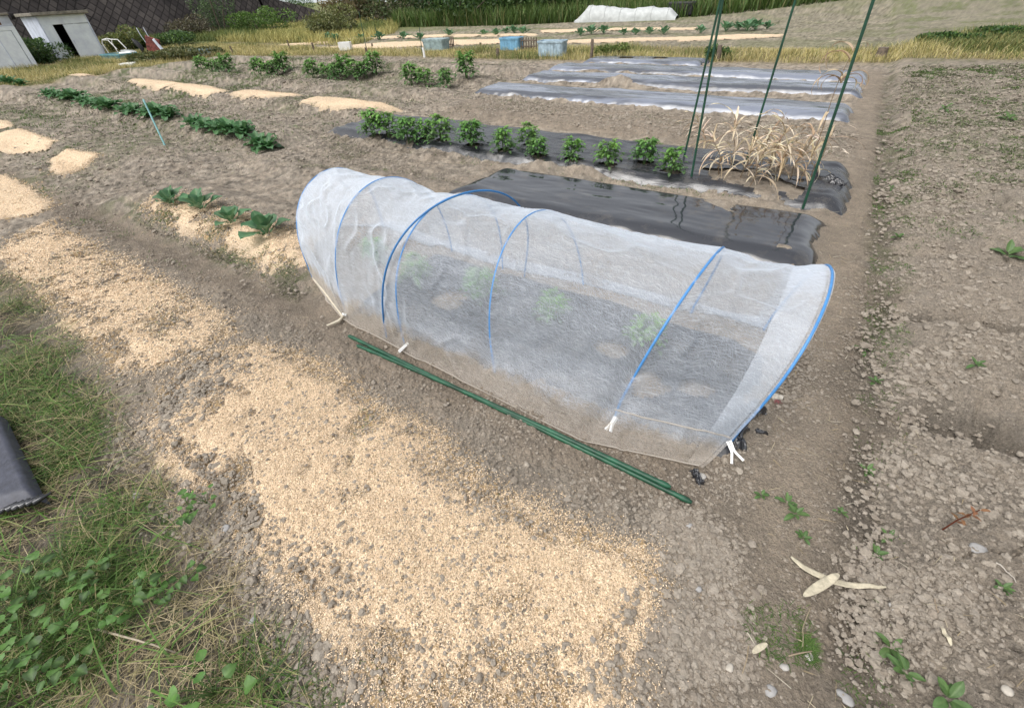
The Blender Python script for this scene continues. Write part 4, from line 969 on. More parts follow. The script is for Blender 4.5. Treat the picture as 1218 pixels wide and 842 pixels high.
# grass between strip, sheds and wall
WG = PX([(-150,75),(60,74),(130,62),(240,50),(330,52),(420,56),(470,40),(480,28),(400,24),(330,30),(200,42),(110,52),(-150,60)])
x, y = scat(WG, 60000); n = len(x)
yel = ss(.4, .6, fbm(x*.3, y*.3, 430, 3))[:, None]
cc = pick(n, [(.5, .44, .16), (.4, .37, .13)], [.5, .5])*yel+pick(n, [(.1, .14, .04), (.17, .2, .05)], [.5, .5])*(1-yel)
h = RNG.uniform(.15, .55, n)*(.4+fbm(x*.5, y*.5, 431, 2)); blades('meadow_grass', x, y, gz(x, y)-.02, h, RNG.uniform(.015, .04, n), h*RNG.uniform(.2, .9, n), cc, 'unmown yellow green grass in front of the dark block wall', seg=2)
# right-hand green edge of the strip
x, y = scat(PX([(1080,62),(1300,72),(1300,40),(1180,42),(1090,55)]), 6000); n = len(x)
h = RNG.uniform(.1, .3, n); blades('green_grass', x, y, gz(x, y)-.02, h, RNG.uniform(.015, .03, n), h*RNG.uniform(.3, .9, n), pick(n, [(.12, .16, .05), (.2, .2, .07), (.3, .27, .1)], [.5, .3, .2]), 'taller green grass at the right end of the strip', seg=2)

# clods
def ico():
    t = (1+5**.5)/2; v = [(-1, t, 0), (1, t, 0), (-1, -t, 0), (1, -t, 0), (0, -1, t), (0, 1, t), (0, -1, -t), (0, 1, -t), (t, 0, -1), (t, 0, 1), (-t, 0, -1), (-t, 0, 1)]
    f = [(0, 11, 5), (0, 5, 1), (0, 1, 7), (0, 7, 10), (0, 10, 11), (1, 5, 9), (5, 11, 4), (11, 10, 2), (10, 7, 6), (7, 1, 8), (3, 9, 4), (3, 4, 2), (3, 2, 6), (3, 6, 8), (3, 8, 9), (4, 9, 5), (2, 4, 11), (6, 2, 10), (8, 6, 7), (9, 8, 1)]
    v = [np.array(p)/np.linalg.norm(p) for p in v]; c = {}; nf = []
    def mid(a, b):
        k = (min(a, b), max(a, b))
        if k not in c: m = v[a]+v[b]; c[k] = len(v); v.append(m/np.linalg.norm(m))
        return c[k]
    for a, b, d in f: ab, bd, da = mid(a, b), mid(b, d), mid(d, a); nf += [(a, ab, da), (b, bd, ab), (d, da, bd), (ab, bd, da)]
    return np.array(v), np.array(nf)
IV, IF = ico()
def lumps(x, y, z, r, cols, flat=.65, rgh=.28):
    n = len(x); D = IV[None]*(1+RNG.normal(0, rgh*.62, (n, len(IV)))[..., None])
    lf = RNG.normal(0, 1, (n, 3)); D = D*(1+.22*np.tanh(np.einsum('nvc,nc->nv', D, lf)))[..., None]
    D = D*np.stack([RNG.uniform(.75, 1.35, n), RNG.uniform(.75, 1.2, n), RNG.uniform(.5, .9, n)*flat*1.3], -1)[:, None]
    a = RNG.uniform(0, 2*PI, n); ca_, sa_ = np.cos(a)[:, None], np.sin(a)[:, None]
    Xr = D[..., 0]*ca_-D[..., 1]*sa_; Yr = D[..., 0]*sa_+D[..., 1]*ca_
    V = np.stack([Xr*r[:, None]+x[:, None], Yr*r[:, None]+y[:, None], D[..., 2]*r[:, None]+z[:, None]], -1)
    F_ = (IF[None]+(np.arange(n)*len(IV))[:, None, None]).reshape(-1, 3)
    mb = MB(); mb.add(V.reshape(-1, 3), None, F_, np.repeat(cols, len(IV), 0)); return mb
creg = [ # polygon, number, min, max radius
 (PX([(1040,842),(1218,842),(1218,560),(1070,480),(1045,620)], .1), 2400, .0025, .016), (PX([(1045,560),(1218,640),(1218,300),(1060,200)], .1), 3000, .003, .02), (PX([(1060,300),(1218,300),(1218,90),(1070,100)]), 2200, .01, .03),
 (PX([(700,842),(745,760),(778,700),(770,650),(640,590),(700,570),(860,640),(900,842)]), 3800, .0025, .013), (PX([(400,460),(330,400),(400,380),(860,600),(800,680),(640,610)]), 2400, .002, .010),
 (PX([(190,560),(270,560),(340,680),(460,842),(330,842),(270,680),(200,620)]), 1900, .003, .014), (PX([(140,460),(230,410),(290,440),(200,520),(220,580),(150,560)]), 1300, .003, .015),
 (PX([(300,420),(600,590),(770,680),(740,842),(450,842),(280,640),(190,520)]), 1300, .003, .010), (PX([(60,380),(280,400),(220,450),(120,440)]), 500, .003, .010), (PX([(20,270),(270,380),(120,420),(20,340)]), 700, .004, .010),
 (PX([(300,430),(440,480),(600,590),(770,670),(750,845),(450,845),(340,700),(220,560),(190,500)]), 900, .002, .009),
 (PX([(830,600),(860,530),(900,440),(990,330),(960,470),(900,600)]), 1500, .002, .012), (PX([(90,240),(380,400),(330,420),(60,270)]), 1400, .003, .012), (PX([(160,250),(350,340),(350,260),(200,225)], .1), 1600, .004, .016),
 (PX([(0,180),(400,60),(600,90),(560,200),(350,200),(100,240)]), 4500, .01, .035), (PX([(420,210),(640,200),(560,150),(800,150),(640,120),(500,110)]), 0, .01, .03), (PX([(560,140),(1010,190),(1010,160),(600,118)]), 2600, .01, .028), (PX([(350,200),(560,225),(500,190),(410,165)]), 900, .006, .02),
 (PX([(980,330),(1040,330),(1030,842),(860,842),(900,640)]), 1500, .0015, .007)]
X_, Y_, R_ = [], [], []
for poly, n, r0_, r1_ in creg:
    if not n: continue
    jj = 1.
    x, y = scat(poly, int(n*2.6), lambda x, y: .12+.88*ss(.42, .62, fbm(x*4, y*4, 440, 3))); x = x+RNG.normal(0, .035+.012*np.hypot(x, y)); y = y+RNG.normal(0, .035+.012*np.hypot(x, y)); X_.append(x); Y_.append(y)
    rm_ = RNG.random(len(x)); R_.append(r0_*.6+(r1_*.74-r0_*.6)*rm_**3.3+(r1_*.5)*(rm_ > .985)*RNG.random(len(x)))
x = np.concatenate(X_); y = np.concatenate(Y_); r = np.concatenate(R_)
clear = np.ones(len(x), bool)
for a, b, c, d, hh in FILM.values(): clear &= ~((x > a) & (x < b) & (y > c) & (y < d))
x, y, r = x[clear], y[clear], r[clear]; n = len(x)
hz = np.zeros(len(x))
for _, poly, th, _g in HUSK[:2]: hz = np.maximum(hz, np.where(sdf(poly, x, y) > .03, Hs(x, y)+.3*Hd(x, y)+th*.7+.002, 0))
o = lumps(x, y, np.maximum(gz(x, y)-r*.05, hz+r*.1), r, pick(n, [(.285, .248, .202), (.31, .272, .225), (.24, .205, .165)], [.5, .25, .25], .12)).build('soil_clods', 'clod', None, False); tag(o, 'crumbs and clods of dry earth scattered over the plots', 'clods', None, 'stuff')
# straw bits
sx1, sy1 = scat(PX([(960,300),(1050,300),(1218,842),(860,842),(900,600)]), 260); sx2, sy2 = scat(PX([(500,180),(860,230),(980,270),(900,262),(640,215),(480,195)], .08), 220); sx3, sy3 = scat(PX([(100,240),(400,400),(60,470),(0,300)]), 160); sx4, sy4 = scat(PX([(980,220),(1050,230),(1060,300),(985,320)]), 90)
x = np.concatenate([sx1, sx2, sx3, sx4]); y = np.concatenate([sy1, sy2, sy3, sy4]); n = len(x)
blades('straw_bits', x, y, gz(x, y)+.006, np.full(n, .004), RNG.uniform(.0015, .005, n), RNG.uniform(.015, .08, n), pick(n, [(.5, .43, .3), (.4, .32, .2), (.55, .5, .4)], [.4, .3, .3]), 'short bits of straw strewn on the path and between the films', 'dry')
# single stones
spx = [((466,0), 0, ''), ((1163,655), .02, 'long pale stone on the right-hand ridge'), ((1063,724), .016, 'pale stone right of the crossed husk leaves'), ((1005,832), .018, 'light stone at the bottom edge'), ((934,793), .012, 'small pale stone left of the path weeds'), ((961,782), .011, 'bluish stone near a thin twig'),
       ((915,820), .015, 'brownish flat stone by the bottom'), ((868,795), .01, 'dark stone near the bottom beside clods'), ((740,770), .016, 'grey stone on the right border of the husks'), ((830,700), .012, 'grey pebble between husks and path'), ((162,590), .02, 'long brown stone at the grass border'), ((268,628), .014, 'grey clod-like stone at the husk border'),
       ((300,740), .012, 'whitish stone between grass and husks'), ((1196,822), .014, 'bluish grey stone in the bottom right corner'), ((905,470), .013, 'pale pebble beside the tunnel mouth'), ((835,567), .014, 'brown stone near the end of the poles'), ((820,625), .01, 'pale pebble below the pole ends'), ((212,265), .012, 'pale pebble in the furrow left of the tunnel')]
for i, (p, rr, lb) in enumerate(spx):
    if not rr: continue
    x, y, z = seat(*p, .05); mb = lumps(np.zeros(1), np.zeros(1), np.zeros(1), np.array([rr]), np.array([random.choice([(.4, .38, .35), (.33, .32, .31), (.45, .41, .35)])]), .55, .16)
    o = mb.build('stone', 'stone'); o.location = (x, y, z+rr*.25); tag(o, lb, 'stone', 'loose stones')
# crossed husk leaves and twigs
def ribbon(name, pts_px, w, mat, label, cat, lift=.01, z=.02):
    P = np.array([(*at(*p, z),) for p in pts_px]); t = np.linspace(0, len(P)-1, 24); x = np.interp(t, range(len(P)), P[:, 0]); y = np.interp(t, range(len(P)), P[:, 1])
    x = np.convolve(np.pad(x, 3, 'edge'), np.ones(7)/7, 'valid'); y = np.convolve(np.pad(y, 3, 'edge'), np.ones(7)/7, 'valid')
    zz = gz(x, y).max()*.5+gz(x, y)*.5+lift; q = np.linspace(0, 1, 24); ww = w*np.sin(PI*np.clip(q, .02, .98))**.5/2
    dx = np.gradient(x); dy = np.gradient(y); l = np.hypot(dx, dy); nx, ny = -dy/l, dx/l
    rows = [np.stack([x+nx*ww*s, y+ny*ww*s, zz+.25*abs(s)*ww], -1) for s in (-1, -.4, .4, 1)]
    rows2 = [np.stack([x+nx*ww*s, y+ny*ww*s, zz-.0025+.25*abs(s)*ww], -1) for s in (1, -1)]
    mb = MB(); mb.grid(np.array(rows+rows2).transpose(1, 0, 2), (1, 1, 1), True); o = mb.build(name, mat); return tag(o, label, cat)
ribbon('husk_leaf', [(938,660),(960,680),(1000,695),(1060,699)], .022, 'paper', 'long curved bleached husk leaf on the path, under the short one', 'dry leaf', .02)
ribbon('husk_leaf', [(952,712),(975,698),(998,683)], .03, 'paper', 'short broad bleached husk leaf lying across the long one', 'dry leaf', .032)
ribbon('husk_leaf', [(895,776),(903,770),(914,764)], .018, 'paper', 'small tan husk leaf alone near the bottom of the path', 'dry leaf')
ribbon('husk_leaf', [(1100,755),(1106,768),(1112,780)], .012, 'paper', 'narrow pinkish husk sliver near the bottom right', 'dry leaf')
def twig(pts_px, r, label, col=(.33, .26, .17), z=.02, arch=.01):
    P = np.array([(*at(*p, z),) for p in pts_px]); t = np.linspace(0, len(P)-1, 14); x = np.interp(t, range(len(P)), P[:, 0]); y = np.interp(t, range(len(P)), P[:, 1])
    zz = gz(x, y)+r+arch*np.sin(np.linspace(0, PI, 14)); mb = MB(); mb.tube(np.stack([x, y, zz], -1), np.linspace(r, r*.6, 14), 6, col); return tag(mb.build('twig', 'dry'), label, 'twig', 'dry twigs')
twig([(106,745),(150,758),(215,777)], .0042, 'thick pale stalk lying across the near grass', (.5, .43, .32), .03, .03)
twig([(103,487),(135,470),(178,457)], .003, 'thin dry stalk above the clods at the husk edge', (.36, .3, .22), .02, .03)
twig([(966,720),(956,745),(958,775)], .002, 'bent thin twig left of the furrow near the bottom', (.35, .29, .2))
twig([(892,765),(888,785),(884,800)], .002, 'short curved twig by the lower clods', (.38, .3, .2))
twig([(1180,672),(1195,683),(1207,694)], .002, 'white twig at the right edge above the stones', (.6, .55, .48), .1)
twig([(1115,703),(1116,720),(1122,733)], .002, 'brown twig below the reddish seedling', (.36, .28, .2), .1)
twig([(940,778),(955,775),(975,770)], .0025, 'twig ending at the bluish stone', (.36, .28, .2))
# dark slate sheet cut by left edge
P = [at(-60, 430, .10), at(0, 488, .10), at(42, 590, .10), at(-60, 560, .10)]
P = np.array([at(0, 492, .1), at(45, 588, .1), at(-150, 640, .1), at(-150, 470, .1)])
o = empty('slate_sheet', (P[1][0], P[1][1], .05), 0, 'dark slate blue plastic sheet with a crumpled corner lying in the grass', 'plastic sheet')
nU = 40; U, V = np.meshgrid(np.linspace(0, 1, nU), np.linspace(0, 1, nU), indexing='ij')
G_ = (P[0]*(1-U[..., None])+P[1]*U[..., None])*(1-V[..., None])+(P[3]*(1-U[..., None])+P[2]*U[..., None])*V[..., None]
zz = .05+.006*fbm(G_[..., 0]*3, G_[..., 1]*3, 501, 2)-.035*ss(.93, 1., U)-.05*(1-ss(0, .04, V))
mb = MB(); mb.grid(np.dstack([G_[..., 0]-P[1][0], G_[..., 1]-P[1][1], zz]), (1, 1, 1)); mb.build('sheet', 'slate', o)
mb = MB(); random.seed(8)
for k in range(6):
    q = k/5*.22; a_ = P[1]*(1-q)+P[2]*q-P[1]; pts = [np.array([a_[0]+random.uniform(-.012, .03)-.02, a_[1]+random.uniform(-.03, .01)-.015, .03+.01*k/5]), np.array([a_[0]+.03, a_[1]-.02, .045]), np.array([a_[0]+.015, a_[1]+.03, .035])]
    mb.tube(pts, [.004, .012, .004], 6)
mb.build('crumpled_corner', 'film', o)
# torn film scraps next to mouth
def scrap(px, r, label, seed):
    x, y, z = seat(*px, .02); n = 26; U, V = np.meshgrid(np.linspace(-1, 1, n), np.linspace(-1, 1, n), indexing='ij')
    zz = r*.9*(np.abs(fbm(U*1.6+seed*3, V*1.6, 510, 4)*2-1))+r*.25*(fbm(U*7+seed, V*7, 511, 2)-.5)+.008-.02*ss(.75, 1, np.maximum(np.abs(U), np.abs(V)))
    wu = 1+.5*(fbm(U*2+seed, V*2+3, 512, 3)-.5); wv = 1+.8*(fbm(U*2+seed+9, V*2, 513, 3)-.5)
    mb = MB(); mb.grid(np.dstack([U*r*1.3*wu, V*r*.6*wv+.3*r*np.sin(U*2+seed), zz])); o = mb.build('film_scrap', 'film'); o.location = (x, y, z); o.rotation_euler = (0, 0, seed*.9); tag(o, label, 'plastic scrap', 'scraps of black film')
scrap((893, 492), .06, 'crumpled black film scrap beside the hoop at the tunnel mouth', 1); scrap((880, 520), .055, 'black film scrap right behind the rightmost clothespin', 2); scrap((829, 568), .03, 'small dark film scrap in front of the tunnel corner', 3); scrap((905, 515), .02, 'tiny black film scrap on soil right of the mouth', 4); scrap((980, 215), .12, 'dark folded film corner at the end of the potato bed', 6)
x, y = scat(PX([(895,470),(915,462),(925,478),(905,488)]), 12); mb = MB()
x, y, z = seat(922, 474, .02)
mb = lumps(np.array([0., .02, -.02]), np.array([0., .015, .01]), np.zeros(3), np.array([.022, .016, .014]), np.array([(.5, .46, .4)]*3), .6, .3); o = mb.build('earth_lump', 'stone'); o.location = (x, y, z+.008); tag(o, 'pale crumbly lump on the soil right of the tunnel mouth', 'lump')
for p, lb in (((330, 513), 'tiny reddish weed sprig on the nearest husk patch'), ((925, 480), 'reddish thread of net beside the tunnel mouth')):
    x, y, z = seat(*p, .02); mb = MB(); random.seed(4)
    for k in range(16):
        a = random.uniform(0, 6.28); mb.tube([(0, 0, .006), (.01*math.cos(a), .01*math.sin(a), .012), (.02*math.cos(a+.7), .02*math.sin(a+.7), .008)], .0012, 4, jit((.3, .12, .12)))
    o = mb.build('red_sprig', 'grass'); o.location = (x, y, z); tag(o, lb, 'sprig', 'reddish sprigs')

# ---------------------------------------------------------------- far things
def tub(px, wpx, hz, mat, label, depth=.55, ribs=6, rim=True, az=0., base_z=None, lid=False, name='plastic_tub'):
    a = at(px-wpx/2, base_z or 0); 
def tub2(x, y, w, d, h, mat, label, ribs=7, lid=False, name='plastic_tub', rz=0., cat='tub', grp='plastic tubs at the edge of the plots'):
    z = g1(x, y); o = empty(name, (x, y, z), rz, label, cat, grp); t = .012
    mb = MB(); tp = .06
    prof = [(.0, 1-tp), (.03, 1-tp*.9), (h-.03, 1.), (h, 1.)]
    def ring(s, z_, ins=0.):
        xw, yw = w/2*s-ins, d/2*s-ins; c = .05; pts = []
        for sx, sy, a0_ in ((1, 1, 0), (-1, 1, 90), (-1, -1, 180), (1, -1, 270)):
            for q in (0, 30, 60, 90): a = math.radians(a0_+q); pts.append((sx*(xw-c)+c*math.cos(a), sy*(yw-c)+c*math.sin(a), z_))
        return pts
    mb.grid([ring(s, z_) for z_, s in prof]+[ring(1, h, t), ring(1-tp, .03, t), [(0, 0, .03)]*16], (1, 1, 1), True); mb.build('body', mat, o, False)
    mb = MB(); mb.grid([ring(1, h-.045, -.018), ring(1, h, -.022), ring(1, h+.006, -.018), ring(1, h+.006, .0), ring(1, h-.045, -.001), ring(1, h-.045, -.018)], (1, 1, 1), True); mb.build('rim', mat, o, False)
    for k in range(ribs):
        q = (k+.5)/ribs-.5
        for sy in (-1, 1):
            mb = MB(); mb.box((q*w*.9, sy*(d/2*(1-tp*.5)+.006), h*.48), (.03, .014, h*.82), Matrix.Rotation(-sy*tp*d/2/h*.5, 3, 'X')); mb.build('rib', mat, o, False)
        if k < ribs-2:
            q2 = (k+.5)/(ribs-2)-.5
            for sx in (-1, 1):
                mb = MB(); mb.box((sx*(w/2*(1-tp*.5)+.006), q2*d*.85, h*.48), (.014, .03, h*.82), Matrix.Rotation(sx*tp*w/2/h*.5, 3, 'Y')); mb.build('rib', mat, o, False)
    if lid: mb = MB(); mb.grid([ring(1, h+.008, -.024), ring(1, h+.028, -.024), ring(.96, h+.034), ring(.9, h+.03), [(0, 0, h+.03)]*16], (1, 1, 1), True); mb.build('lid', M['grey_tub'], o, False)
    return o
def tubpx(pl, pr, py, htop, mat, label, **k):
    """place from left/right base pixels and top pixel"""
    a = np.array(at(pl, py)); b = np.array(at(pr, py)); m = (a+b)/2; w = np.linalg.norm(b-a); hh = min(np.linspace(.1, 1.5, 141), key=lambda q: abs(proj(m[0], m[1], q)[1]-htop))
    ang = math.atan2(b[1]-a[1], b[0]-a[0]); away = np.array([-math.sin(ang), math.cos(ang)]); dd = w*.6
    c = m+away*dd/2; print('tub', label[:25], round(w, 2), round(float(hh), 2))
    return tub2(c[0], c[1], w*.98, dd, float(hh), mat, label, rz=ang, **k)
tubpx(594, 617, 60.5, 46, 'blue_tub', 'bright sky blue ribbed tub in the grass strip')
tubpx(639, 669, 68, 50, 'pale_tub', 'pale blue open tub, largest and nearest in the strip')
tubpx(503, 527, 60.5, 48, 'grey_tub', 'whitish grey tub with a green lid leaning in the strip', lid=True)
tubpx(220, 240, 69, 60, 'grey_tub', 'low grey tub alone in the grass to the left', ribs=5)
tubpx(121, 144, 71, 65.5, 'teal_tub', 'shallow teal tray in front of the right shed', ribs=5, grp='plastic trays by the sheds')
def simple_boxes(name, label, cat, px, parts, rz=0., z0=0., grp=None):
    x, y, z = seat(*px); o = empty(name, (x, y, z+z0), rz, label, cat, grp)
    for nm, mat, c, d, R in parts: mb = MB(); mb.box(c, d, R, (1, 1, 1), min(d)*.15); mb.build(nm, mat, o, False)
    return o
vz = math.atan2(fw.y, fw.x)-PI/2   # facing the viewer
RX = lambda a: Matrix.Rotation(a, 3, 'X'); RY = lambda a: Matrix.Rotation(a, 3, 'Y'); RZ = lambda a: Matrix.Rotation(a, 3, 'Z')
simple_boxes('polystyrene_box', 'white polystyrene box beside the teal tray', 'box', (155, 69), [('body', 'white', (0, 0, .12), (.55, .4, .22), None), ('lid', 'cloth_white', (.02, 0, .25), (.42, .3, .04), RY(.1))], vz)
simple_boxes('feed_sack', 'white printed sack slumped on the teal tray', 'sack', (120, 66), [('body', 'cloth_white', (0, 0, .2), (.55, .3, .22), RY(.3)), ('print_band', M['paper'], (0, -.155, .2), (.25, .006, .1), RY(.3))], vz, .1)
simple_boxes('seed_tray', 'small white square tray on the green soil edge', 'tray', (153, 79), [('rim', 'white', (0, -.2, .06), (.45, .05, .08), None), ('rim', 'white', (0, .2, .06), (.45, .05, .08), None), ('rim', 'white', (-.2, 0, .06), (.05, .35, .08), None), ('rim', 'white', (.2, 0, .06), (.05, .35, .08), None), ('base', 'grey_tub', (0, 0, .03), (.36, .36, .02), None)], vz+.3)
x, y, z = seat(146, 66); o = empty('chair_frame', (x, y, z), vz, 'bent white metal chair frame standing behind the polystyrene box', 'chair frame')
for sx in (-.22, .22):
    mb = MB(); mb.tube([(sx-.35, 0, 0), (sx-.42, 0, .5), (sx-.35, 0, .62), (sx-.1, 0, .6), (sx+.1, 0, .25)], .022, 6); mb.build('side_tube', 'white', o)
mb = MB(); mb.tube([(-.57, 0, .61), (-.35, 0, .66), (-.13, 0, .61)], .022, 6); mb.build('top_tube', 'white', o)
x, y, z = seat(188, 66); o = empty('barrow', (x, y, z), vz, 'tipped wheelbarrow with a rusty red tray and raised handles', 'wheelbarrow')
mb = MB(); mb.box((.0, 0, .5), (.75, .12, .75), RY(.35), (1, 1, 1), .03); mb.build('tray', 'red_brown', o, False)
mb = MB(); mb.box((.34, -.03, .42), (.16, .1, .8), RY(-.42), (1, 1, 1), .02); mb.build('side_plate', 'panel_grey', o, False)
for sx in (-.35, .05): mb = MB(); mb.tube([(sx, 0, .6), (sx-.12, 0, 1.0), (sx-.16, 0, 1.35)], .02, 6); mb.build('handle', 'panel_grey', o)
mb = MB(); th = np.linspace(0, 2*PI, 21); mb.tube(np.stack([-.35+.16*np.cos(th), 0*th, .18+.16*np.sin(th)], -1), .03, 6); mb.build('wheel', 'black', o); o.scale = (.75,)*3
x, y, z = seat(172, 66); mb = MB(); mb.tube([(0, 0, 0), (.02, 0, .25), (-.1, 0, .45), (-.22, 0, .62)], [.05, .09, .11, .03], 7); o = mb.build('black_rag', 'black'); o.location = (x, y, z); o.rotation_euler = (0, 0, vz); tag(o, 'black rag hanging on a short stick left of the wheelbarrow', 'rag')
simple_boxes('small_crate', 'small white crate in the strip left of the lidded tub', 'crate', (412, 61), [('panel', 'white', (0, -.14, .16), (.45, .02, .26), None), ('panel', 'white', (0, .14, .16), (.45, .02, .26), None), ('end', 'white', (-.22, 0, .16), (.02, .26, .26), None), ('end', 'white', (.22, 0, .16), (.02, .26, .26), None), ('base', 'white', (0, 0, .03), (.4, .26, .02), None)], vz)
# posts
for px, topy, r, lb in (((278,66), 55, .045, 'short leaning wooden post left in the strip'), ((345,60), 48, .04, 'thin wooden post at the thin husk row'), ((374,62), 51, .05, 'leaning wooden post right of the thin husk row'), ((437,66), 57, .06, 'dark stub post under the tall thin rod'), ((392,58), 53, .05, 'small stub post in front of the far husk row'), ((443,57), 52, .05, 'stub post right of the tall thin rod'), ((572,57), 51, .06, 'stub post left of the bright blue tub'),
                         ((592,68), 58, .07, 'dark wooden post below the bright blue tub'), ((505,69), 57, .05, 'white post in front of the lidded tub'), ((703,70), 47, .06, 'upright wooden post right of the pale blue tub'), ((853,73), 54, .08, 'wooden post seen right behind the pole pair')):
    x, y, z = seat(*px); h_ = min(np.linspace(.1, 1.6, 151), key=lambda q: abs(proj(x, y, z+q)[1]-topy)); rr = r*.7
    mb = MB(); mb.tube([(0, 0, -.05), (.01, 0, h_*.5), (.0, .01, h_*.96), (0, .01, h_)], [rr*1.05, rr, rr*.95, rr*.8], 7, (1, 1, 1)); o = mb.build('wooden_post', 'white' if 'white' in lb else 'wood', None, False); o.location = (x, y, z); o.rotation_euler = (0, random.uniform(-.08, .08), random.uniform(0, 3)); tag(o, lb, 'post', 'posts along the grass strip')
x, y, z = seat(1047, 68); mb = MB(); mb.tube([(0, 0, -.05), (0, 0, .06), (0, 0, .17), (0, 0, .18)], [.13, .11, .1, .09], 9); o = mb.build('stump', 'wood', None, False); o.location = (x, y, z); tag(o, 'squat sawn stump at the edge of the grass strip', 'stump')
for px, topx, topy, lb in (((437,65), 427, 14, 'tall thin dark rod standing left in the strip'), ((502,66), 499, 33, 'thin rod behind the lidded tub'), ((450,48), 446, 32, 'thin rod among the far cabbages')):
    x, y, z = seat(*px); b_ = min(((abs(proj(x+a*q, y, z+q)[0]-topx)+abs(proj(x+a*q, y, z+q)[1]-topy), a, q) for a in np.linspace(-.3, .3, 31) for q in np.linspace(.3, 2.6, 70)))
    mb = MB(); mb.tube([(0, 0, -.1), (b_[1]*b_[2], 0, b_[2])], .012, 6, (1, 1, 1)); o = mb.build('thin_rod', 'pole_green2'); o.location = (x, y, z); tag(o, lb, 'rod', 'thin rods beyond the plots')
# little lattice fences
for (pa, pb, lb) in (((529,57),(540,57),'low wooden lattice beside the lidded tub'), ((620,60),(638,60),'low wooden lattice between the two blue tubs')):
    a = np.array(at(*pa)); b = np.array(at(*pb)); w = np.linalg.norm(b-a); o = empty('lattice_fence', (*a, g1(*a)), math.atan2(b[1]-a[1], b[0]-a[0]), lb, 'lattice', 'low lattices')
    for k in range(7): mb = MB(); mb.box((w*k/6, 0, .16), (.035, .02, .36)); mb.build('slat', 'wood', o, False)
    for zz in (.1, .26): mb = MB(); mb.box((w/2, -.022, zz), (w, .02, .035)); mb.build('rail', 'wood', o, False)
# far white tunnel
a = np.array(at(683, 27.5)); b = np.array(at(803, 24.5)); n = 60; d = (b-a); Ln = np.linalg.norm(d); d /= Ln; e = np.array([-d[1], d[0]])
o = empty('long_crop_tunnel', (*a, g1(*a)), 0, 'long low white crop tunnel far off before the green bank', 'crop tunnel')
rows = []
for i in range(n):
    q = i/(n-1); hh = (.52+.12*math.sin(q*5+1)+.12*math.exp(-((q-.72)/.12)**2)-.03*abs(math.sin(q*PI*8)))*min(1, q*7+.15, (1-q)*10+.3); t = np.linspace(0, PI, 20)
    p = d*Ln*q; rows.append(np.stack([p[0]+e[0]*.6*(1-np.cos(t)), p[1]+e[1]*.6*(1-np.cos(t)), hh*1.15*np.sin(t)**.8], -1))
R = np.array(rows); mb = MB(); mb.grid(R); mb.build('cover', 'cloth_white', o)
for k in range(0, n, 9): mb = MB(); mb.tube(R[k]*1.0+(0, 0, .01), .02, 6); mb.build('hoop', 'cloth_white', o)
b2 = at(809, 21.5); mb = MB(); mb.box((0, 0, .3), (1.4, .8, .6), None, (1, 1, 1), .06); o = mb.build('covered_heap', 'black', None, False); o.location = (*b2, g1(*b2)); tag(o, 'low black covered heap at the end of the far white tunnel', 'heap')

# sheds
def quadbox(mb, pts, z0, z1):
    p = [(*q, z0) for q in pts]+[(*q, z1) for q in pts]; mb.add(p, [(0, 1, 5, 4), (1, 2, 6, 5), (2, 3, 7, 6), (3, 0, 4, 7), (4, 5, 6, 7), (3, 2, 1, 0)])
def shed(fl, fr, depth, hh, label, seed):
    a_ = math.radians(52)-AZ; d = np.array([math.cos(a_), math.sin(a_)])
    fl = np.array(at(*fl)) if isinstance(fl, tuple) else np.array(at(*fr))-d*fl; fr = fl+d*(fr if isinstance(fr, float) else np.linalg.norm(np.array(at(*fr))-fl)); d = fr-fl; W = np.linalg.norm(d); ang = math.atan2(d[1], d[0]); z = g1(*fl)-.05
    o = empty('storage_shed', (*fl, z), ang, label, 'shed', 'weathered storage sheds'); print('shed', round(W, 2), hh)
    return o, W
def bx(o, nm, mat, x0, x1, y0, y1, z0, z1, bev=.01, R=None):
    mb = MB(); mb.box(((x0+x1)/2, (y0+y1)/2, (z0+z1)/2), (x1-x0, y1-y0, z1-z0), R, (1, 1, 1), bev); return mb.build(nm, mat, o, False)
def htop(px_base, ty):
    x, y = at(*px_base); return float(min(np.linspace(.5, 4, 351), key=lambda q: abs(proj(x, y, q)[1]-ty)))
h2 = 1.62
o, W = shed((72, 72.5), 1.8, 1.6, h2, 'white shed with a half open dark doorway, farther right of the two', 1); D = 2.3
bx(o, 'wall', 'panel_grey', 0, .05, 0, D, 0, h2); bx(o, 'wall', 'panel_grey', W-.05, W, 0, D, 0, h2); bx(o, 'wall', 'panel_grey', .05, W-.05, D-.05, D, 0, h2)
hd = h2*.80
bx(o, 'front_frame', 'white_panel', .05, W-.05, -.01, .05, hd, h2); bx(o, 'front_frame', 'white_panel', .05, W*.24, -.01, .05, 0, hd)
bx(o, 'floor', 'dark_in', .05, W-.05, .05, D-.05, 0, .06)
bx(o, 'interior_back', 'dark_in', .05, W-.05, D-.2, D-.15, .06, h2-.02); bx(o, 'interior_side', 'dark_in', .06, .09, .06, D-.2, .06, h2-.02); bx(o, 'interior_side', 'dark_in', W*.55, W*.55+.03, .08, D-.2, .06, h2-.02)
dr = bx(o, 'door', 'white_panel', W*.44, W*.74, .0, .035, .03, hd-.01); bx(dr, 'handle', 'panel_grey', W*.44+.06, W*.44+.09, -.03, -.001, hd*.45, hd*.55)
bx(o, 'door', 'white_panel', W*.72, W-.05, .04, .075, .03, hd-.01)
rf = bx(o, 'roof', 'roofing', -.15, W+.1, -.22, D+.15, h2+.002, h2+.11); bx(rf, 'roof_ridge', 'roofing', -.15, W+.08, -.24, -.222, h2+.02, h2+.12)
bx(o, 'stored_box', 'white', W*.27, W*.36, .3, .6, .06, .35)
h1 = htop((46, 79), 30)
o, W = shed(2.2, (46, 79), 1.5, h1, 'white two-door shed with a rusty window strip, nearest the left edge', 2); D = 1.5
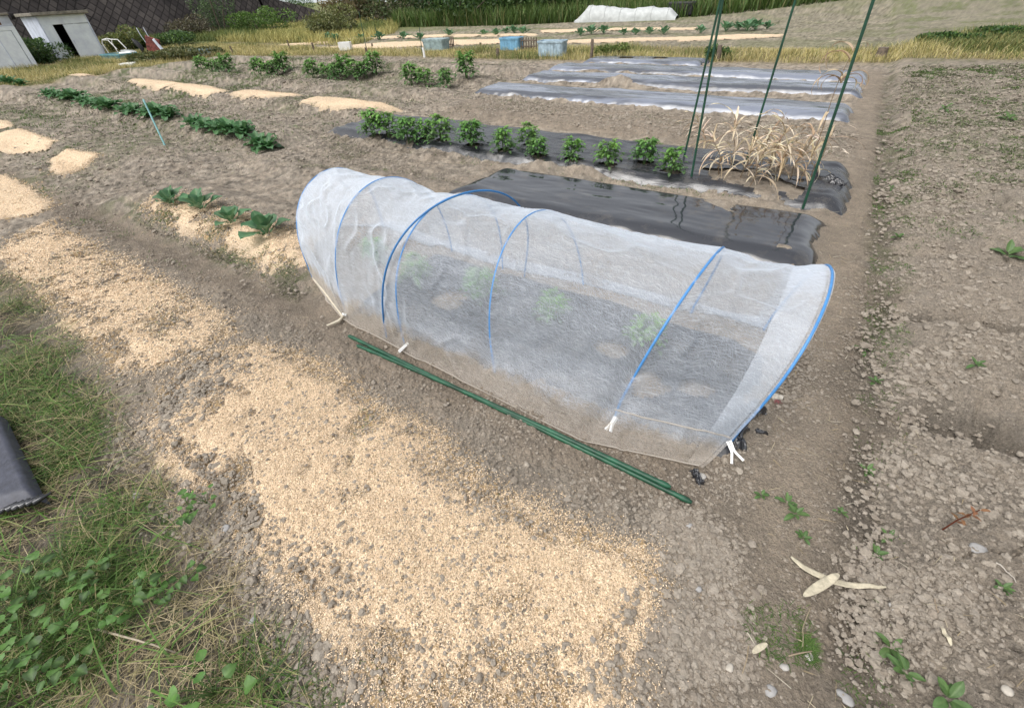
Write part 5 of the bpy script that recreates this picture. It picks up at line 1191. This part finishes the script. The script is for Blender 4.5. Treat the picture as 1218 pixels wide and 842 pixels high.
bx(o, 'wall', 'white_panel', 0, .05, 0, D, 0, h1); bx(o, 'wall', 'white_panel', W-.05, W, 0, D, 0, h1); bx(o, 'wall', 'panel_grey', .05, W-.05, D-.05, D, 0, h1)
bx(o, 'front_frame', 'white_panel', .05, W-.05, .0, .05, h1*.9, h1); bx(o, 'front_frame', 'white_panel', W*.93, W-.05, .0, .05, 0, h1*.9)
for q0, q1 in ((.02, .44), (.45, .92)):
    dr = bx(o, 'door', 'white_panel', W*q0+.03, W*q1, .01, .04, .02, h1*.9-.01); bx(dr, 'handle', 'rust', W*(q1 if q0 < .1 else q0+.03)-.08, W*(q1 if q0 < .1 else q0+.03)-.03, -.03, .008, h1*.45, h1*.52)
    bx(dr, 'panel_ridge', 'panel_grey', W*(q0+q1)/2, W*(q0+q1)/2+.03, -.006, .009, .1, h1*.85)
bx(o, 'window_strip', 'rust', .1, W*.85, -.012, -.001, h1*1.0+.05, h1+.22); bx(o, 'upper_panel', 'panel_grey', .0, W, .0, .08, h1+.002, h1+.32)
rf = bx(o, 'roof', 'roofing', -.1, W+.05, -.12, D+.1, h1+.33, h1+.40); mb = MB(); mb.tube([(W+.02, -.16, h1+.3), (W+.14, -.16, h1+.3)], .12, 10); mb.build('gutter_end', 'dark_in', rf, False)

# retaining walls
def wall(name, pts, h0, h1_, label, back=.25, th=.6):
    P = [np.array(at(*p)) for p in pts]; mb = MB(); rows = []; uv = []; s = 0
    fine = []
    for i in range(len(P)-1):
        n = 24
        for k in range(n+(i == len(P)-2)): q = k/n; fine.append((P[i]*(1-q)+P[i+1]*q, (i+q)/(len(P)-1)))
    for k, (p, q) in enumerate(fine):
        a = fine[max(0, k-1)][0]; b = fine[min(len(fine)-1, k+1)][0]; d = (b-a)/np.linalg.norm(b-a); e = np.array([-d[1], d[0]])
        if k: s += np.linalg.norm(p-fine[k-1][0])
        hh = h0*(1-q)+h1_*q; g = g1(*p)-.3; r = []
        for j in range(9):
            t = j/8; pp = p+e*back*hh*t; r.append((pp[0], pp[1], g+(hh+.3)*t)); uv.append((s, hh*t))
        pp = p+e*(back*hh+th); r += [(pp[0], pp[1], g+hh+.3), (pp[0], pp[1], g)]; uv += [(s, hh+.3), (s, 0)]
        rows.append(r)
    mb.grid(np.array(rows)); o = mb.build(name, 'wall', None, False, uv); return o
ob = wall('retaining_wall', [(-420, 110), (-100, 72), (60, 57), (125, 50.5), (215, 43), (322, 32.5)], 6.5, 4.2, ''); tag(ob, 'tall dark retaining wall of diagonal blocks behind the sheds', 'retaining wall')
ob = wall('retaining_wall', [(324, 32), (350, 29.5), (384, 27)], 2.3, .8, ''); tag(ob, 'low wall of dark blocks sloping down at the right end of the tall one', 'retaining wall')
# concrete coping on top is hidden above the frame
# pale buildings behind
def building(px0, px1, py, hh, label, seed):
    a = np.array(at(px0, py)); b = np.array(at(px1, py)); w = np.linalg.norm(b-a); o = empty('white_building', (*a, g1(*a)-.3), math.atan2(b[1]-a[1], b[0]-a[0]), label, 'building', 'pale buildings beyond the wall')
    bx(o, 'wall', 'cream', 0, w, 0, 6, 0, hh, .02); bx(o, 'roof', 'panel_grey', -.4, w+.4, -.4, 6.4, hh+.003, hh+.3)
    for k in range(3):
        f = bx(o, 'window', 'panel_grey', w*(.12+.3*k), w*(.27+.3*k), -.03, .0, hh*.6, hh*.85, .0); bx(f, 'pane', 'glass', w*(.14+.3*k), w*(.25+.3*k), -.045, -.032, hh*.63, hh*.82, 0)
    return o
building(336, 380, 14, 6, 'pale grey building behind the low wall', 1)
building(383, 420, 16.5, 6, 'pale building with a bare wall left of the gap beyond the bank', 2)
building(427, 474, 16, 6, 'pale building right of the gap beyond the bank', 3)
a = np.array(at(757, 13)); b = np.array(at(826, 11)); w = np.linalg.norm(b-a); o = empty('net_screen', (*a, g1(*a)), math.atan2(b[1]-a[1], b[0]-a[0]), 'pale blue net screen among the far green bushes', 'net')
bx(o, 'net', 'net_blue', 0, w, 0, .03, .2, 2.6)
for k in range(5): bx(o, 'post', 'panel_grey', w*k/4-.04, w*k/4+.04, -.06, -.003, 0, 2.7)

# bushes: leaf clouds
def bush(cx, cy, cz, rx, ry, rz_, n, ls, cols, p, name, label, cat='bush', grp=None, seed=0, upright=.0):
    rg = np.random.default_rng(seed); k = rg.integers(6, 11); cc = rg.normal(0, .42, (k, 3))*[rx, ry, rz_*.6]+[0, 0, rz_*.5]; cr_ = rg.uniform(.35, .6, k)
    i = rg.integers(0, k, n); u = rg.normal(0, 1, (n, 3)); u /= np.linalg.norm(u, axis=1)[:, None]; rad = rg.uniform(.55, 1.08, n)**.6
    pos = cc[i]+u*(rad*cr_[i])[:, None]*[rx, ry, rz_*.9]; pos[:, 2] = np.abs(pos[:, 2])
    a = rg.normal(0, 1, (n, 3)); a[:, 2] += upright*2; a /= np.linalg.norm(a, axis=1)[:, None]; b = np.cross(a, rg.normal(0, 1, (n, 3))); b /= np.linalg.norm(b, axis=1)[:, None]
    l = (rg.uniform(.6, 1.3, n)*ls)[:, None]; w = l*rg.uniform(.3, .5, n)[:, None] if not upright else l*.12
    V = np.stack([pos-a*l, pos+b*w, pos+a*l, pos-b*w], 1).reshape(-1, 3)
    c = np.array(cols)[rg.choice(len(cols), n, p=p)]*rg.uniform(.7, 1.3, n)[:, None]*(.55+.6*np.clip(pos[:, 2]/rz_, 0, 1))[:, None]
    o = empty(name, (cx, cy, cz), 0, label, cat, grp); q = np.arange(n)*4
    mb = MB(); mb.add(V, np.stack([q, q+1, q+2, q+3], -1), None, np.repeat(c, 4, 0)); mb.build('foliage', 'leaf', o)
    mb = MB()
    for j in range(4): e = cc[j % k]; mb.tube([(e[0]*.2, e[1]*.2, -.1), e*.6, e], [.03*rx+.01, .02*rx+.006, .006], 5, (.1, .08, .05))
    mb.build('stem', 'wood', o); return o
GR = [(.035, .08, .02), (.06, .12, .03), (.1, .17, .04), (.025, .055, .018)]
bl = [(400,30,2.0,'tan'),(425,27,2.4,'tan'),(455,26,2.6,'mix'),(480,29,2.2,'mix'),(505,26,3.2,'dark'),(530,29,3.0,'dark'),(545,31,2.2,'green'),(565,26,3.4,'dark'),(590,28,2.6,'green'),(615,24,3.2,'dark'),(632,26,2.6,'green'),(655,23,3.2,'mix'),(680,22,2.9,'green'),(705,18,3.2,'dark'),(730,16,2.6,'mix'),(755,14,2.7,'green'),(785,12,2.6,'mix'),
      (815,13,2.9,'green'),(845,12,3.0,'green'),(875,11.5,2.9,'mix'),(905,10,2.8,'green'),(935,8,2.8,'green'),(965,7,2.8,'mix'),(995,5,2.8,'green'),(1030,2,2.6,'green'),(1065,-1,2.5,'green'),(1100,-4,2.4,'mix'),(1140,-6,2.4,'green'),(1180,-9,2.2,'mix')]
for i, (px, py, hh, kd) in enumerate(bl):
    x, y = at(px, py-1); z = g1(x, y)
    cols = {'tan': [(.2, .15, .08), (.14, .14, .06), (.24, .2, .1)], 'mix': [(.13, .12, .06), (.08, .12, .035), (.06, .1, .03)], 'dark': GR[::3]+[(.05, .09, .025)], 'green': GR[:3]}[kd]
    side = ('left end', 'left part', 'middle', 'right part', 'right end')[i*5//len(bl)]
    desc = {'tan': 'brownish scrubby', 'mix': 'patchy olive', 'dark': 'dense dark green', 'green': 'bright green leafy'}[kd]
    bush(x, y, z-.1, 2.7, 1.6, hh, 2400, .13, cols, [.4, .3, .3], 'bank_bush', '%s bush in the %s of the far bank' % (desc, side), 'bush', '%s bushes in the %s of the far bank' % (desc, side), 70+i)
# tall grasses at the foot of the bank
x, y = scat(PX([(470,33),(600,31),(700,26),(830,22),(1000,13),(1218,3),(1218,-4),(1000,6),(800,14),(600,24),(470,26)]), 26000); n = len(x); h = RNG.uniform(.4, 1.3, n)
blades('bank_grass', x, y, gz(x, y)-.05, h, RNG.uniform(.04, .09, n), h*RNG.uniform(.2, .7, n), pick(n, [(.08, .14, .03), (.12, .19, .05), (.05, .09, .02), (.22, .22, .09)], [.35, .3, .2, .15]), 'rank green grass along the foot of the far bank', seg=2)
# shrubs by the wall and sheds
for i, (px, py, rx, hh, lb, cols) in enumerate([(45,76,1.,.95,'dark tangled shrub growing between the two sheds', GR), (62,72,1.4,.8,'spreading shrub at the foot of the half open shed', GR), (170,58,1.0,.5,'green shrub behind the black rag', GR), (207,55,1.5,.5,'dark green shrub right of the wheelbarrow', GR[1:]),
         (150,60,1.2,.8,'yellow green shrub behind the chair frame', [(.14, .17, .04), (.1, .14, .04), (.2, .2, .07)]), (205,70,1.5,.3,'low olive shrub left of the grey tub', [(.1, .11, .04), (.07, .09, .03), (.14, .13, .05)]), (182,74,1.2,.25,'low shrub below the wheelbarrow', [(.1, .12, .04), (.07, .09, .03), (.14, .13, .05)]),
         (264,40,1.6,3.0,'pale feathery bush growing against the tall wall', [(.12, .19, .08), (.16, .23, .1), (.09, .15, .06)]), (312,38,2.,1.0,'bright green low bush at the wall end', [(.1, .19, .03), (.07, .14, .03), (.13, .2, .05)]), (240,44,2.0,1.0,'brown weedy bush at the wall foot', [(.11, .09, .06), (.08, .08, .05), (.13, .12, .06)]), (352,24,3.,1.7,'dark bush on top of the low wall', GR), (400,40,2.4,1.0,'olive bush on the slope right of the low wall', [(.14, .16, .05), (.1, .12, .04), (.2, .2, .08)]),
         (110,66,.9,.45,'dry tuft in front of the half open doorway', [(.26, .22, .1), (.16, .15, .06), (.3, .26, .12)]), (1190,50,.6,.25,'dark green bush in the grass at the right edge', GR), (1110,57,.6,.2,'low olive bush right of the stump', GR[1:]), (854,71,.35,.28,'small dark bush at the foot of the post behind the poles', GR), (728,68,.35,.3,'yellow green weed tuft right of the upright post', [(.12, .17, .04)]*3)]):
    x, y = at(px, py); cols = list(cols)[:3] if len(cols) > 3 else cols
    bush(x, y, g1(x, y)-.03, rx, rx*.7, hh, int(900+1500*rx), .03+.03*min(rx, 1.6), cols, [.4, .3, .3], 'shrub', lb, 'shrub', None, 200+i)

# ---------------------------------------------------------------- light
w = bpy.data.worlds.new('World'); bpy.context.scene.world = w; w.use_nodes = True; nt = w.node_tree; bg = nt.nodes['Background']
sky = nt.nodes.new('ShaderNodeTexSky'); sky.sky_type = 'NISHITA'; sky.sun_disc = False; sky.sun_elevation = math.radians(58); sky.sun_rotation = math.radians(200); sky.dust_density = 4.; sky.air_density = 1.; sky.ozone_density = 1.
hs = nt.nodes.new('ShaderNodeHueSaturation'); hs.inputs['Saturation'].default_value = .22; hs.inputs['Value'].default_value = 1.5; nt.links.new(sky.outputs[0], hs.inputs['Color']); nt.links.new(hs.outputs[0], bg.inputs[0]); bg.inputs[1].default_value = .15
sun = bpy.data.lights.new('sun', 'SUN'); sun.energy = 1.25; sun.angle = math.radians(50); sun.color = (1, .965, .91); so = bpy.data.objects.new('sun', sun); C.objects.link(so)
el, az = sky.sun_elevation, sky.sun_rotation      # sky rotation is measured from +Y towards +X
dv = Vector((math.sin(az)*math.cos(el), math.cos(az)*math.cos(el), math.sin(el))); so.rotation_euler = dv.to_track_quat('Z', 'Y').to_euler()
sc = bpy.context.scene; sc.view_settings.view_transform = 'Standard'; sc.view_settings.look = 'None'; sc.view_settings.exposure = 0; sc.view_settings.gamma = 1
sc.cycles.transparent_max_bounces = 16; sc.cycles.max_bounces = 6
